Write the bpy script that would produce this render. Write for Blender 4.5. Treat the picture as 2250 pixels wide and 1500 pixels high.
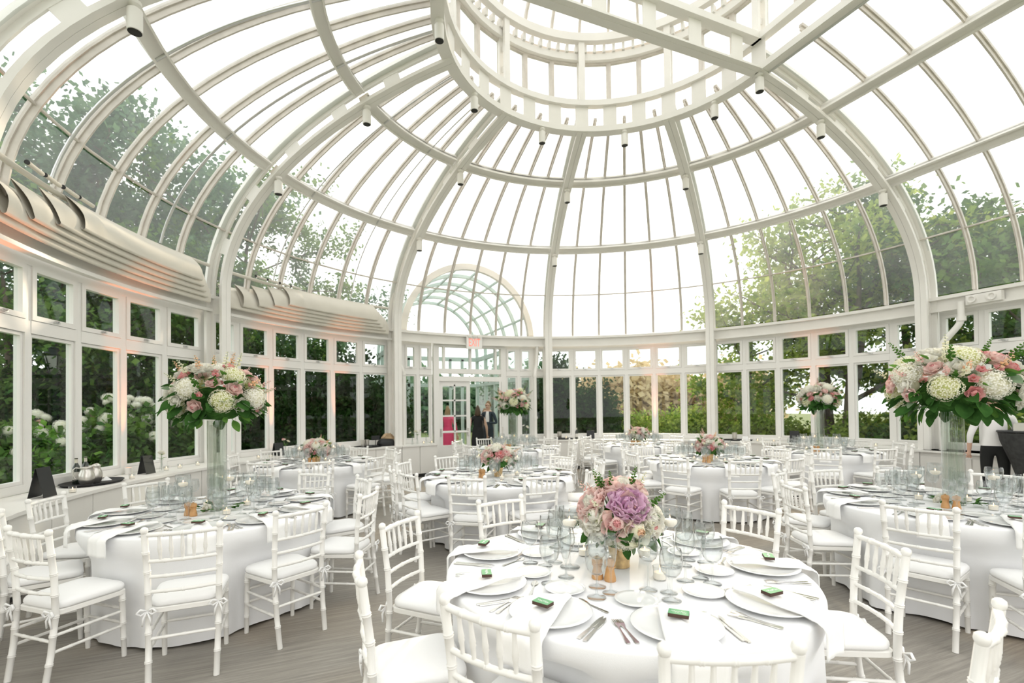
import bpy, bmesh, math, random
from mathutils import Vector, Matrix, Euler, Quaternion
from math import sin, cos, pi, radians as R, sqrt, atan2, hypot

scn = bpy.context.scene
for o in list(bpy.data.objects):
    bpy.data.objects.remove(o)
col = scn.collection

# ------------------------------------------------------------------ camera
FPX, YAW, PITCH, ROLL, SHIFT, SHX = 1062.3, R(67.98), R(.772), R(-.675), 132.97, -20.64
CAM = Vector((-3.9411, -5.2556, 1.6))
fw = Vector((cos(YAW)*cos(PITCH), sin(YAW)*cos(PITCH), sin(PITCH)))
_rt = Vector((sin(YAW), -cos(YAW), 0)); _up = _rt.cross(fw)
rt = _rt*cos(ROLL)+_up*sin(ROLL); up = -_rt*sin(ROLL)+_up*cos(ROLL)
cd = bpy.data.cameras.new('camera'); cam = bpy.data.objects.new('camera', cd); col.objects.link(cam)
M = Matrix((rt, up, -fw)).transposed().to_4x4(); M.translation = CAM
cam.matrix_world = M
cd.sensor_width = 36.0; cd.sensor_fit = 'HORIZONTAL'; cd.lens = 36.0*FPX/2250; cd.shift_y = SHIFT/2250; cd.shift_x = -SHX/2250
cd.clip_start = .05; cd.clip_end = 500
cd.dof.use_dof = True; cd.dof.focus_distance = 3.0; cd.dof.aperture_fstop = 2.4
scn.camera = cam
def ray(x, y):
    return fw+rt*((x-1125-SHX)/FPX)+up*((750+SHIFT-y)/FPX)
def on_z(x, y, z):                      # pixel -> point on a horizontal surface
    d = ray(x, y); return CAM+d*((z-CAM.z)/d.z)
def at_depth(x, y, dep):
    return CAM+ray(x, y)*dep

# ------------------------------------------------------------------ sky, sun, exposure
w = bpy.data.worlds.new('sky'); scn.world = w; w.use_nodes = True
nt = w.node_tree; bg = nt.nodes['Background']
bg.inputs[0].default_value = (1.0, .985, .955, 1); bg.inputs[1].default_value = 1.9
sd = bpy.data.lights.new('sun', 'SUN'); sd.energy = 3.2; sd.angle = R(1.5); sd.color = (1, .80, .58)
sun = bpy.data.objects.new('sun', sd); col.objects.link(sun)
SUN_AZ, SUN_EL = R(52), R(17)
sun.rotation_euler = Vector((cos(SUN_AZ)*cos(SUN_EL), sin(SUN_AZ)*cos(SUN_EL), sin(SUN_EL))).to_track_quat('Z', 'Y').to_euler()
sun.location = (20, 14, 12)
vs = scn.view_settings
vs.view_transform = 'Standard'; vs.look = 'None'; vs.gamma = 1; vs.exposure = 0.08; vs.use_curve_mapping = False
scn.cycles.transparent_max_bounces = 48
scn.cycles.max_bounces = 10

# ------------------------------------------------------------------ materials
def mat(name, color, rough=.5, metal=0., noise=0., nscale=8., spec=.5, bump=0., bscale=40., trans=0., coat=0., emit=None, estr=0.):
    m = bpy.data.materials.new(name); m.use_nodes = True
    n = m.node_tree.nodes; l = m.node_tree.links; b = n['Principled BSDF']
    b.inputs['Base Color'].default_value = (*color, 1); b.inputs['Roughness'].default_value = rough
    b.inputs['Metallic'].default_value = metal; b.inputs['Specular IOR Level'].default_value = spec
    if coat: b.inputs['Coat Weight'].default_value = coat
    if trans: b.inputs['Transmission Weight'].default_value = trans
    if emit: b.inputs['Emission Color'].default_value = (*emit, 1); b.inputs['Emission Strength'].default_value = estr
    if noise or bump:
        tc = n.new('ShaderNodeTexCoord')
    if noise:
        t = n.new('ShaderNodeTexNoise'); t.inputs['Scale'].default_value = nscale; t.inputs['Detail'].default_value = 4
        l.new(tc.outputs['Object'], t.inputs['Vector'])
        r = n.new('ShaderNodeValToRGB'); e = r.color_ramp.elements
        e[0].position = .3; e[1].position = .7
        e[0].color = (*[c*(1-noise) for c in color], 1); e[1].color = (*[min(1, c*(1+noise)) for c in color], 1)
        l.new(t.outputs['Fac'], r.inputs['Fac']); l.new(r.outputs['Color'], b.inputs['Base Color'])
    if bump:
        t2 = n.new('ShaderNodeTexNoise'); t2.inputs['Scale'].default_value = bscale; t2.inputs['Detail'].default_value = 3
        l.new(tc.outputs['Object'], t2.inputs['Vector'])
        bp = n.new('ShaderNodeBump'); bp.inputs['Strength'].default_value = bump; bp.inputs['Distance'].default_value = .01
        l.new(t2.outputs['Fac'], bp.inputs['Height']); l.new(bp.outputs['Normal'], b.inputs['Normal'])
    return m

def glass_mat(name, tint=(1, 1, 1), refl=1.0, dirt=.0, ior=1.45, rough=.0):
    m = bpy.data.materials.new(name); m.use_nodes = True
    n = m.node_tree.nodes; l = m.node_tree.links; n.clear()
    out = n.new('ShaderNodeOutputMaterial'); tr = n.new('ShaderNodeBsdfTransparent'); gl = n.new('ShaderNodeBsdfGlossy')
    tr.inputs[0].default_value = (*tint, 1); gl.inputs['Roughness'].default_value = rough
    lw = n.new('ShaderNodeLayerWeight'); lw.inputs[0].default_value = .5
    pw = n.new('ShaderNodeMath'); pw.operation = 'POWER'; pw.inputs[1].default_value = 4.0; l.new(lw.outputs['Facing'], pw.inputs[0])
    f0 = ((ior-1)/(ior+1))**2
    mul = n.new('ShaderNodeMath'); mul.operation = 'MULTIPLY_ADD'; mul.inputs[1].default_value = refl*(1-f0)*.9; mul.inputs[2].default_value = f0*refl
    l.new(pw.outputs[0], mul.inputs[0])
    mx = n.new('ShaderNodeMixShader'); l.new(mul.outputs[0], mx.inputs[0])
    src = tr
    if dirt:
        tl = n.new('ShaderNodeBsdfTranslucent'); tl.inputs[0].default_value = (.9, .93, .93, 1)
        no = n.new('ShaderNodeTexNoise'); no.inputs['Scale'].default_value = 1.3; no.inputs['Detail'].default_value = 5
        tc = n.new('ShaderNodeTexCoord'); l.new(tc.outputs['Object'], no.inputs['Vector'])
        mr = n.new('ShaderNodeMapRange'); mr.inputs[3].default_value = dirt*.5; mr.inputs[4].default_value = dirt*1.5
        l.new(no.outputs['Fac'], mr.inputs[0])
        m2 = n.new('ShaderNodeMixShader'); l.new(mr.outputs[0], m2.inputs[0]); l.new(tr.outputs[0], m2.inputs[1]); l.new(tl.outputs[0], m2.inputs[2])
        src = m2
    l.new(src.outputs[0], mx.inputs[1]); l.new(gl.outputs[0], mx.inputs[2]); l.new(mx.outputs[0], out.inputs[0])
    return m

def leaf_mat(name, c1, c2, scale=3., transl=.45):
    m = bpy.data.materials.new(name); m.use_nodes = True
    n = m.node_tree.nodes; l = m.node_tree.links; n.clear()
    out = n.new('ShaderNodeOutputMaterial'); df = n.new('ShaderNodeBsdfDiffuse'); tl = n.new('ShaderNodeBsdfTranslucent')
    tc = n.new('ShaderNodeTexCoord'); no = n.new('ShaderNodeTexNoise'); no.inputs['Scale'].default_value = scale; no.inputs['Detail'].default_value = 6
    l.new(tc.outputs['Object'], no.inputs['Vector'])
    rp = n.new('ShaderNodeValToRGB'); e = rp.color_ramp.elements; e[0].position = .35; e[1].position = .65
    e[0].color = (*c1, 1); e[1].color = (*c2, 1)
    l.new(no.outputs['Fac'], rp.inputs['Fac']); l.new(rp.outputs[0], df.inputs[0]); l.new(rp.outputs[0], tl.inputs[0])
    mx = n.new('ShaderNodeMixShader'); mx.inputs[0].default_value = transl
    l.new(df.outputs[0], mx.inputs[1]); l.new(tl.outputs[0], mx.inputs[2]); l.new(mx.outputs[0], out.inputs[0])
    return m

MT = {}
MT['paint'] = mat('white_paint', (.80, .785, .75), .45, noise=.03, nscale=2.5)
MT['paint2'] = mat('window_paint', (.80, .79, .765), .4)
MT['wallp'] = mat('panel_paint', (.78, .765, .73), .5, noise=.03, nscale=1.5)
MT['bar'] = mat('glazing_bar_paint', (.62, .58, .53), .5, noise=.1, nscale=6)
MT['glass'] = glass_mat('window_glass', (.93, .96, .95), .55)
MT['roofglass'] = glass_mat('roof_glass', (.95, .975, .97), .5, dirt=.14)
MT['crystal'] = glass_mat('drinking_glass', (.95, .96, .96), 1.5, ior=1.5)
MT['vaseglass'] = glass_mat('vase_glass', (.93, .945, .93), 1.1, ior=1.5)
MT['chair'] = mat('chair_white', (.84, .83, .80), .35)
MT['cushion'] = mat('cushion_fabric', (.86, .86, .86), .9, bump=.15, bscale=300)
MT['cloth'] = mat('table_linen', (.84, .845, .86), .9, bump=.12, bscale=350)
MT['napkin'] = mat('napkin_linen', (.88, .88, .875), .9, bump=.1, bscale=400)
MT['china'] = mat('white_china', (.86, .865, .86), .12, coat=.5)
MT['steel'] = mat('cutlery_steel', (.72, .70, .67), .18, 1.0)
MT['pitcher'] = mat('brushed_steel', (.62, .60, .56), .28, 1.0, noise=.1, nscale=4)
MT['black'] = mat('black_card', (.012, .013, .014), .5)
MT['tray'] = mat('tray_black', (.012, .012, .013), .6, bump=.1, bscale=200)
MT['bottle'] = mat('bottle_glass', (.012, .02, .012), .06, coat=.6)
MT['wood'] = mat('mill_wood', (.55, .30, .12), .42, noise=.16, nscale=14)
MT['wax'] = mat('candle_wax', (.88, .84, .76), .6, emit=(1, .75, .5), estr=.15)
MT['flame'] = mat('flame', (1, .6, .2), .5, emit=(1, .5, .18), estr=12)
MT['dark'] = mat('dark_rubber', (.02, .02, .02), .7)
MT['shade'] = mat('shade_canvas', (.66, .63, .56), .9, noise=.03, nscale=3, bump=.1, bscale=250)
MT['galv'] = mat('galvanised_steel', (.62, .63, .63), .3, .9)
MT['gold'] = mat('mercury_gold', (.62, .45, .24), .25, .9, noise=.3, nscale=25)
# ------------------------------------------------------------------ mesh helpers
class MB:
    def __init__(s): s.v = []; s.f = []; s.m = []
    def add(s, vs, fs, mi=0):
        o = len(s.v); s.v += [tuple(p) for p in vs]; s.f += [tuple(i+o for i in q) for q in fs]; s.m += [mi]*len(fs); return s
    def box(s, c, d, T=None, mi=0):
        x, y, z = c; a, b, e = d[0]/2, d[1]/2, d[2]/2
        P = [Vector((x+i*a, y+j*b, z+k*e)) for k in (-1, 1) for j in (-1, 1) for i in (-1, 1)]
        if T: P = [T @ p for p in P]
        return s.add(P, [(0, 2, 3, 1), (4, 5, 7, 6), (0, 1, 5, 4), (2, 6, 7, 3), (0, 4, 6, 2), (1, 3, 7, 5)], mi)
    def loft(s, rings, closed=True, caps=True, mi=0):
        n = len(rings[0]); vs = [p for r in rings for p in r]; fs = []
        for i in range(len(rings)-1):
            for j in range(n if closed else n-1):
                k = (j+1) % n; fs.append((i*n+j, i*n+k, (i+1)*n+k, (i+1)*n+j))
        if caps and closed:
            fs.append(tuple(range(n-1, -1, -1))); b = (len(rings)-1)*n; fs.append(tuple(b+j for j in range(n)))
        return s.add(vs, fs, mi)
    def lathe(s, prof, n=16, T=None, mi=0, caps=True):
        rings = []
        for r, z in prof:
            ring = [Vector((r*cos(2*pi*i/n), r*sin(2*pi*i/n), z)) for i in range(n)]
            rings.append([T @ p for p in ring] if T else ring)
        return s.loft(rings, True, caps, mi)
    def tube(s, path, rad, n=8, mi=0, caps=True):
        path = [Vector(p) for p in path]; L = len(path)
        rad = rad if isinstance(rad, (list, tuple)) else [rad]*L
        rings = []; prev = None
        for i, p in enumerate(path):
            t = (path[min(i+1, L-1)]-path[max(i-1, 0)]).normalized()
            if prev is None:
                a = Vector((0, 0, 1)) if abs(t.z) < .9 else Vector((1, 0, 0))
                u = t.cross(a).normalized()
            else:
                u = (prev-t*prev.dot(t)).normalized()
            prev = u; v = t.cross(u)
            rings.append([p+(u*cos(2*pi*k/n)+v*sin(2*pi*k/n))*rad[i] for k in range(n)])
        return s.loft(rings, True, caps, mi)
    def bar(s, path, nrm, side, w, d, mi=0):      # rectangular section along a path
        rings = []
        for p, nn, sd_ in zip(path, nrm, side):
            p = Vector(p); nn = Vector(nn); sd_ = Vector(sd_)
            rings.append([p+sd_*(a*w/2)+nn*(b*d/2) for a, b in ((-1, -1), (1, -1), (1, 1), (-1, 1))])
        return s.loft(rings, True, True, mi)
    def mesh(s, name, mats, smooth=None):
        me = bpy.data.meshes.new(name); me.from_pydata(s.v, [], s.f); me.validate()
        for m in (mats if isinstance(mats, (list, tuple)) else [mats]): me.materials.append(m)
        if len(me.polygons) == len(s.m) and any(s.m): me.polygons.foreach_set('material_index', s.m)
        if smooth is not None:
            me.shade_smooth()
            if smooth < 180: me.set_sharp_from_angle(angle=R(smooth))
        me.update(); return me
def ob(name, me, parent=None, loc=None, rot=None, scale=None):
    o = bpy.data.objects.new(name, me); col.objects.link(o)
    if parent: o.parent = parent
    if loc is not None: o.location = loc
    if rot is not None: o.rotation_euler = rot if hasattr(rot, '__len__') else (0, 0, rot)
    if scale is not None: o.scale = scale if hasattr(scale, '__len__') else (scale,)*3
    return o
def tag(o, label=None, cat=None, group=None, kind=None):
    if label: o['label'] = label
    if cat: o['category'] = cat
    if group: o['group'] = group
    if kind: o['kind'] = kind
    return o
def thing(name, label, cat, loc=(0, 0, 0), rz=0., group=None, kind=None):
    o = ob(name, None, None, loc, rz); o.empty_display_size = .1
    return tag(o, label, cat, group, kind)
def clone(root, loc=None, rz=None, label=None, group=None, parent=None):
    c = root.copy(); col.objects.link(c); c.parent = parent
    if loc is not None: c.location = loc
    if rz is not None: c.rotation_euler = (root.rotation_euler[0], root.rotation_euler[1], rz) if not hasattr(rz, '__len__') else rz
    if label: c['label'] = label
    if group: c['group'] = group
    for ch in KIDS.get(root.name, ()): clone(ch, parent=c)
    return c
KIDS = {}
def kids(root):                                   # remember the children of a prototype
    def rec(o):
        KIDS[o.name] = [c for c in o.children]
        for c in o.children: rec(c)
    bpy.context.view_layer.update(); rec(root); return root
def pol(r, deg, z): return Vector((r*cos(R(deg)), r*sin(R(deg)), z))
def zrot(deg): return Matrix.Rotation(R(deg), 4, 'Z')

# ------------------------------------------------------------------ glasshouse: dimensions
RI, BI, ZC = 6.4, 3.343, 3.539            # inner flange of the ribs (quarter ellipse above ZC)
RG, BG = 6.68, 3.62                    # glass skin
RW = 6.895                              # plane of the windows
Z_SILL, Z_TR0, Z_TR1, Z_HEAD, Z_BM0, Z_BM1 = .77, 2.47, 2.61, 3.2, 3.28, 3.52
R_RING, Z_RING, Z_RING2 = 2.42, 6.676, 7.15
LBAY = 3.7                             # a straight bay
def ell(a, b, t): return (a*cos(t), ZC+b*sin(t))
def elln(a, b, t):
    x, z = cos(t)/a, sin(t)/b; h = hypot(x, z); return (x/h, z/h)
T_RING = math.acos(R_RING/RI)
T_P1 = math.asin((5.342-ZC)/BI); T_P2 = math.asin((6.22-ZC)/BI)
TG_T = math.asin((4.563-ZC)/BG)
def glass_t(t):                         # glass parameter met along the normal of the inner curve
    r, z = ell(RI, BI, t); nx, nz = elln(RI, BI, t)
    best = min((i*.001 for i in range(1571)), key=lambda u: abs((ell(RG, BG, u)[0]-r)*nz-(ell(RG, BG, u)[1]-z)*nx))
    return best
TG_P1, TG_P2, TG_R = glass_t(T_P1), glass_t(T_P2), glass_t(T_RING)

roof = thing('ceiling', 'curved white steel and glass dome roof of the conservatory', 'ceiling', kind='structure')
def frange(a, b, n): return [a+(b-a)*i/n for i in range(n+1)]

# rib: inner chord, outer chord, batten plates (local: radial x, width y)
def rib_mesh():
    inner = MB(); ts = frange(0, T_RING, 22)
    path = [(RI, 0, 0), (RI, 0, ZC-.4)]+[(ell(RI, BI, t)[0], 0, ell(RI, BI, t)[1]) for t in ts]
    nr = [(1, 0, 0)]*2+[(elln(RI, BI, t)[0], 0, elln(RI, BI, t)[1]) for t in ts]
    sd_ = [(0, 1, 0)]*len(path)
    for s in (-1, 1):                    # two angles back to back leave a fine seam
        inner.bar([(p[0], s*.047, p[2]) for p in path], nr, sd_, .09, .05)
    inner.bar([(p[0]+n_[0]*.05, 0, p[2]+n_[2]*.05) for p, n_ in zip(path, nr)], nr, sd_, .03, .07)
    outer = MB(); off = .3
    path2 = [(p[0]+n_[0]*off, 0, p[2]+n_[2]*off) for p, n_ in zip(path, nr)]
    outer.bar(path2, nr, sd_, .19, .05)
    outer.bar([(p[0]-n_[0]*.05, 0, p[2]-n_[2]*.05) for p, n_ in zip(path2, nr)], nr, sd_, .03, .07)
    pl = []
    L = [0.]; 
    for a, b in zip(path, path[1:]): L.append(L[-1]+(Vector(b)-Vector(a)).length)
    def at(s):
        for i in range(len(L)-1):
            if L[i+1] >= s:
                k = (s-L[i])/(L[i+1]-L[i]); return Vector(path[i]).lerp(Vector(path[i+1]), k), Vector(nr[i]).lerp(Vector(nr[i+1]), k).normalized()
        return Vector(path[-1]), Vector(nr[-1])
    tot = L[-1]; k = 0; s = .55
    while s < tot-.2:
        p, n_ = at(s); t = Vector((-n_.z, 0, n_.x)); b = MB()
        T = Matrix((t, (0, 1, 0), n_)).transposed().to_4x4(); T.translation = p+n_*off/2
        b.box((0, 0, 0), (.26, .016, off), T); pl.append(b); s += .93
    return inner, outer, pl
ri, ro, rp = rib_mesh()
ME_RI = ri.mesh('rib_inner_chord', MT['paint'], 30); ME_RO = ro.mesh('rib_outer_chord', MT['paint'], 30)
ME_RP = [b.mesh('batten_plate', MT['paint']) for b in rp]
def add_rib(deg, y=0.):
    r = ob('rib', ME_RI, roof, (0, y, 0), R(deg)); ob('outer_chord', ME_RO, r)
    for m in ME_RP: ob('batten_plate', m, r)
RIBS = [(a, 0) for a in (0, 36, 72, 108, 144, 180)]
for a, y in RIBS: add_rib(a, y)
for y in (-LBAY, -2*LBAY):
    add_rib(0, y); add_rib(180, y)

# purlins: apse arc of one bay and straight length
def purlin(t, off, wt, dn):
    r, z = ell(RI, BI, t); n_ = elln(RI, BI, t); r += n_[0]*off; z += n_[1]*off
    a = MB(); st = MB()
    for b, path in ((a, [pol(r, d, z) for d in frange(.9 if r > 5 else 1.2, 36-(.9 if r > 5 else 1.2), 9)]), (st, [Vector((r, y, z)) for y in (0, LBAY)])):
        if b is a:
            dirs = [Vector((cos(atan2(p.y, p.x)), sin(atan2(p.y, p.x)), 0)) for p in path]
        else: dirs = [Vector((1, 0, 0))]*2
        nn = [d*n_[0]+Vector((0, 0, n_[1])) for d in dirs]; tt = [Vector((0, 0, n_[0]))-d*n_[1] for d in dirs]
        b.bar(path, nn, tt, wt, dn*.55)
        for s in (-1, 1):
            b.bar([p+q*(s*(wt/2-.012))-n2*(dn*.28) for p, q, n2 in zip(path, tt, nn)], nn, tt, .024, dn*.6)
    return a, st
PUR = []
for t in (T_P1, T_P2):
    a, st = purlin(t, .2, .17, .15)
    PUR.append((a.mesh('purlin', MT['paint'], 30), st.mesh('purlin', MT['paint'])))
for a_, s_ in PUR:
    for k in range(5): ob('purlin', a_, roof, None, R(36*k))
    for j in (1, 2):
        ob('purlin', s_, roof, (0, -LBAY*j, 0)); ob('purlin', s_, roof, (0, -LBAY*(j-1), 0), R(180))

# glazing bars on the skin, thin rail, panes
def skin_path(t0, t1, n, a=RG, b=BG):
    ts = frange(t0, t1, n); return [Vector((ell(a, b, t)[0], 0, ell(a, b, t)[1])) for t in ts], [Vector((elln(a, b, t)[0], 0, elln(a, b, t)[1])) for t in ts]
T0 = 0.
p_, n_ = skin_path(T0, TG_R, 20)
gb = MB(); gb.bar(p_, n_, [(0, 1, 0)]*len(p_), .055, .045)
gb.bar([p-q*.05 for p, q in zip(p_, n_)], n_, [(0, 1, 0)]*len(p_), .022, .07)
ME_GB = gb.mesh('glazing_bar', MT['bar'], 30)
rows = [(T0, TG_T), (TG_T, TG_P1), (TG_P1, TG_P2), (TG_P2, TG_R)]
AP, SP = [], []
for t0, t1 in rows:
    p_, n_ = skin_path(t0+.004, t1-.004, 5); a = MB(); s = MB()
    a.loft([[Matrix.Rotation(R(d), 3, 'Z') @ p for d in (-2.85, 0, 2.85)] for p in p_], False, False)
    s.loft([[p+Vector((0, d, 0)) for d in (-.285, 0, .285)] for p in p_], False, False)
    AP.append(a.mesh('roof_pane', MT['roofglass'], 180)); SP.append(s.mesh('roof_pane', MT['roofglass'], 180))
r_, z_ = ell(RG, BG, TG_T)
tr = MB(); tr.tube([pol(r_-.03, d, z_) for d in frange(0, 36, 8)], .017, 6)
ME_TR = tr.mesh('thin_rail', MT['bar'], 60)
tr = MB(); tr.tube([(r_-.03, 0, z_), (r_-.03, LBAY, z_)], .017, 6); ME_TRS = tr.mesh('thin_rail', MT['bar'])
for k in range(5):
    ob('thin_rail', ME_TR, roof, None, R(36*k))
    for i in range(1, 6): ob('glazing_bar', ME_GB, roof, None, R(36*k+6*i))
    for i in range(6):
        for m in AP: ob('pane', m, roof, None, R(36*k+6*i+3))
YS = [-(.05+.6*i) for i in range(0, 7)]
for side in (0, 180):
    sg = 1 if side == 0 else -1
    for j in range(2):
        ob('thin_rail', ME_TRS, roof, (0, -LBAY*(j+1) if side == 0 else -LBAY*j, 0), R(side))
        for i in range(1, 6): ob('glazing_bar', ME_GB, roof, (0, YS[i]-LBAY*j, 0), R(side))
        for i in range(6):
            for m in SP: ob('pane', m, roof, (0, YS[i]-.3-LBAY*j, 0), R(side))

# lantern: ring with two chords, plates, posts, clerestory, cornice, little dome
def stad(r, z, n=30, y0=0., y1=-2*LBAY):        # stadium path: right straight, apse, left straight
    return [Vector((r, y1, z)), Vector((r, y0-1e-4, z))]+[pol(r, d, z) for d in frange(0, 180, n)]+[Vector((-r, y0-1e-4, z)), Vector((-r, y1, z))]
def sdir(path): return [Vector((1 if p.x > 0 else -1, 0, 0)) if p.y < 0 else Vector((p.x, p.y, 0)).normalized() for p in path]
lant = thing('lantern', None, None); lant.parent = roof; del_cat = None
def rail(name, r, z, wd, ht, m=MT['paint']):
    p = stad(r, z); b = MB(); d = sdir(p); b.bar(p, [Vector((0, 0, 1))]*len(p), d, wd, ht); return ob(name, b.mesh(name, m, 30), lant)
rail('ring_beam', R_RING, Z_RING, .07, .10); rail('ring_beam', R_RING+.06, Z_RING-.045, .16, .02); rail('ring_beam', R_RING+.02, Z_RING2, .13, .10)
rail('lantern_sill', R_RING+.14, Z_RING2+.07, .12, .07)
rail('cornice', R_RING+.10, 8.05, .10, .12); rail('cornice', R_RING-.02, 8.33, .12, .14); rail('cornice', R_RING+.20, 8.2, .05, .1, MT['bar'])
b = MB(); b.box((R_RING+.02, 0, (Z_RING+Z_RING2)/2), (.016, .24, Z_RING2-Z_RING)); ME_PL = b.mesh('plate', MT['paint'])
b = MB(); b.box((R_RING-.02, 0, 7.75), (.05, .11, 1.2)); b.box((R_RING+.13, 0, 7.75), (.05, .11, 1.2))
for z in (7.45, 7.8, 8.15): b.box((R_RING+.05, 0, z), (.12, .012, .1))
ME_PO = b.mesh('post', MT['paint'])
b = MB(); z0, z1, rr = Z_RING2+.1, 8.0, R_RING+.15; wdt = 2*rr*math.tan(R(3))*1.0
def frame(mb, x, w, z0, z1, fwid, dep, T=None):
    mb.box((x, 0, z0+fwid/2), (dep, w, fwid), T); mb.box((x, 0, z1-fwid/2), (dep, w, fwid), T)
    for s in (-1, 1): mb.box((x, s*(w/2-fwid/2), (z0+z1)/2), (dep, fwid, z1-z0-2*fwid), T)
wl = 2*rr*math.tan(R(6)); frame(b, rr, wl, z0, z1, .045, .06); ME_CW = b.mesh('clerestory_window', MT['bar'])
g = MB(); g.add([(rr, -wl/2+.04, z0+.04), (rr, wl/2-.04, z0+.04), (rr, wl/2-.04, z1-.04), (rr, -wl/2+.04, z1-.04)], [(0, 1, 2, 3)]); ME_CG = g.mesh('pane', MT['roofglass'])
b = MB(); b.box((R_RING+.06, 0, 8.18), (.1, .05, .13)); ME_BK = b.mesh('bracket', MT['paint'])
tt = frange(R(8), R(80), 10)
b = MB(); pp = [Vector((2.6*cos(t), 0, 8.28+1.5*sin(t))) for t in tt]; nn = [Vector((cos(t), 0, sin(t))) for t in tt]
b.bar(pp, nn, [(0, 1, 0)]*11, .045, .07); ME_LB = b.mesh('lantern_bar', MT['bar'], 30)
g = MB(); g.loft([[Matrix.Rotation(R(d), 3, 'Z') @ p for d in (-5.8, 0, 5.8)] for p in pp], False, False); ME_LP = g.mesh('lantern_pane', MT['roofglass'], 180)
g = MB(); g.loft([[p+Vector((0, d, 0)) for d in (-.26, .26)] for p in pp], False, False); ME_LPS = g.mesh('lantern_pane', MT['roofglass'], 180)
for a in range(0, 181, 36): ob('lantern_post', ME_PO, lant, None, R(a)); ob('plate', ME_PL, lant, None, R(a))
for a in range(12, 180, 36): ob('plate', ME_PL, lant, None, R(a)); ob('plate', ME_PL, lant, None, R(a+12))
for i in range(15):
    ob('clerestory_window', ME_CW, lant, None, R(12*i+6)); ob('pane', ME_CG, lant, None, R(12*i+6))
    ob('lantern_bar', ME_LB, lant, None, R(12*i)); ob('pane', ME_LP, lant, None, R(12*i+6))
    for q in (2, 6, 10): ob('bracket', ME_BK, lant, None, R(12*i+q))
for side in (0, 180):
    for i in range(13):
        y = -.28-.56*i
        ob('clerestory_window', ME_CW, lant, (0, y, 0), R(side)); ob('pane', ME_CG, lant, (0, y, 0), R(side))
        ob('lantern_bar', ME_LB, lant, (0, y-.28, 0), R(side)); ob('pane', ME_LPS, lant, (0, y, 0), R(side))
        ob('bracket', ME_BK, lant, (0, y, 0), R(side))
        if i % 4 == 1: ob('plate', ME_PL, lant, (0, y-.5, 0), R(side))
    ob('lantern_post', ME_PO, lant, (0, -LBAY, 0), R(side))
# tie beams right across the lantern
for y in (0, -LBAY):
    b = MB(); b.box((0, y, Z_RING-.03), (2*R_RING, .2, .03)); b.box((0, y, Z_RING), (2*R_RING, .05, .1)); ob('tie_beam', b.mesh('tie_beam', MT['paint']), lant)
    b = MB(); b.box((0, y, Z_RING2), (2*R_RING, .16, .10)); ob('tie_beam', b.mesh('tie_beam', MT['paint']), lant)
    for x in (-2, -1.2, -.4, .4, 1.2, 2):
        b = MB(); b.box((x, y, (Z_RING+Z_RING2)/2), (.22, .016, Z_RING2-Z_RING)); ob('batten_plate', b.mesh('batten_plate', MT['paint']), lant)
b = MB(); b.tube([(-R_RING, .1, Z_RING+.12), (R_RING, .1, Z_RING+.12)], .012, 6); ob('conduit', b.mesh('conduit', MT['galv']), lant)
b = MB(); b.tube([(R_RING+.12, -2*LBAY, Z_RING-.06), (R_RING+.12, .05, Z_RING-.06)], .018, 6); ob('conduit', b.mesh('conduit', MT['galv']), lant)

# spot lamps hanging at the joints
def lamp_mesh():
    b = MB(); b.lathe([(.001, .02), (.055, .02), (.055, -.01), (.03, -.03), (.03, -.05), (.062, -.055), (.062, -.25), (.055, -.255)], 14)
    c = MB(); c.lathe([(.001, -.236), (.056, -.236), (.056, -.2565), (.001, -.2565)], 14)
    return b.mesh('lamp_body', MT['paint'], 40), c.mesh('lamp_lens', MT['dark'], 40)
LB_, LL_ = lamp_mesh()
def spot(p, where):
    t = thing('spot_lamp', where, 'lamp', p, group='spot lamps hanging under the dome'); ob('lamp_body', LB_, t); ob('lens', LL_, t)
for a, y in RIBS:
    for t, nm in ((T_P1, 'lower'), (T_P2, 'upper')):
        r, z = ell(RI, BI, t); spot(pol(r-.02, a, z-.04), 'small white cylinder spot lamp hanging where a rib meets the %s ring of the dome' % nm)
for a in (0, 18, 54, 90, 126, 162, 180): spot(pol(R_RING+.03, a, Z_RING-.07), 'small white cylinder spot lamp hanging from the ring beam of the lantern')
for y in (-1.55, -2.9): spot(Vector((4.35, y, 6.36)), 'small white cylinder spot lamp hanging where a rib meets the upper ring of the dome') if False else None

# shade guide pipes inside two bays
for bay in (162, 126):
    for d in (-8, 8):
        a, b_ = RG-.12, BG-.12; ts = frange(.13, glass_t(T_RING), 24); q = MB()
        q.tube([pol(ell(a, b_, t)[0], bay+d, ell(a, b_, t)[1]) for t in ts], .019 if bay == 162 else .011, 7)
        ob('guide_pipe', q.mesh('guide_pipe', MT['galv'], 60), roof)
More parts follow.
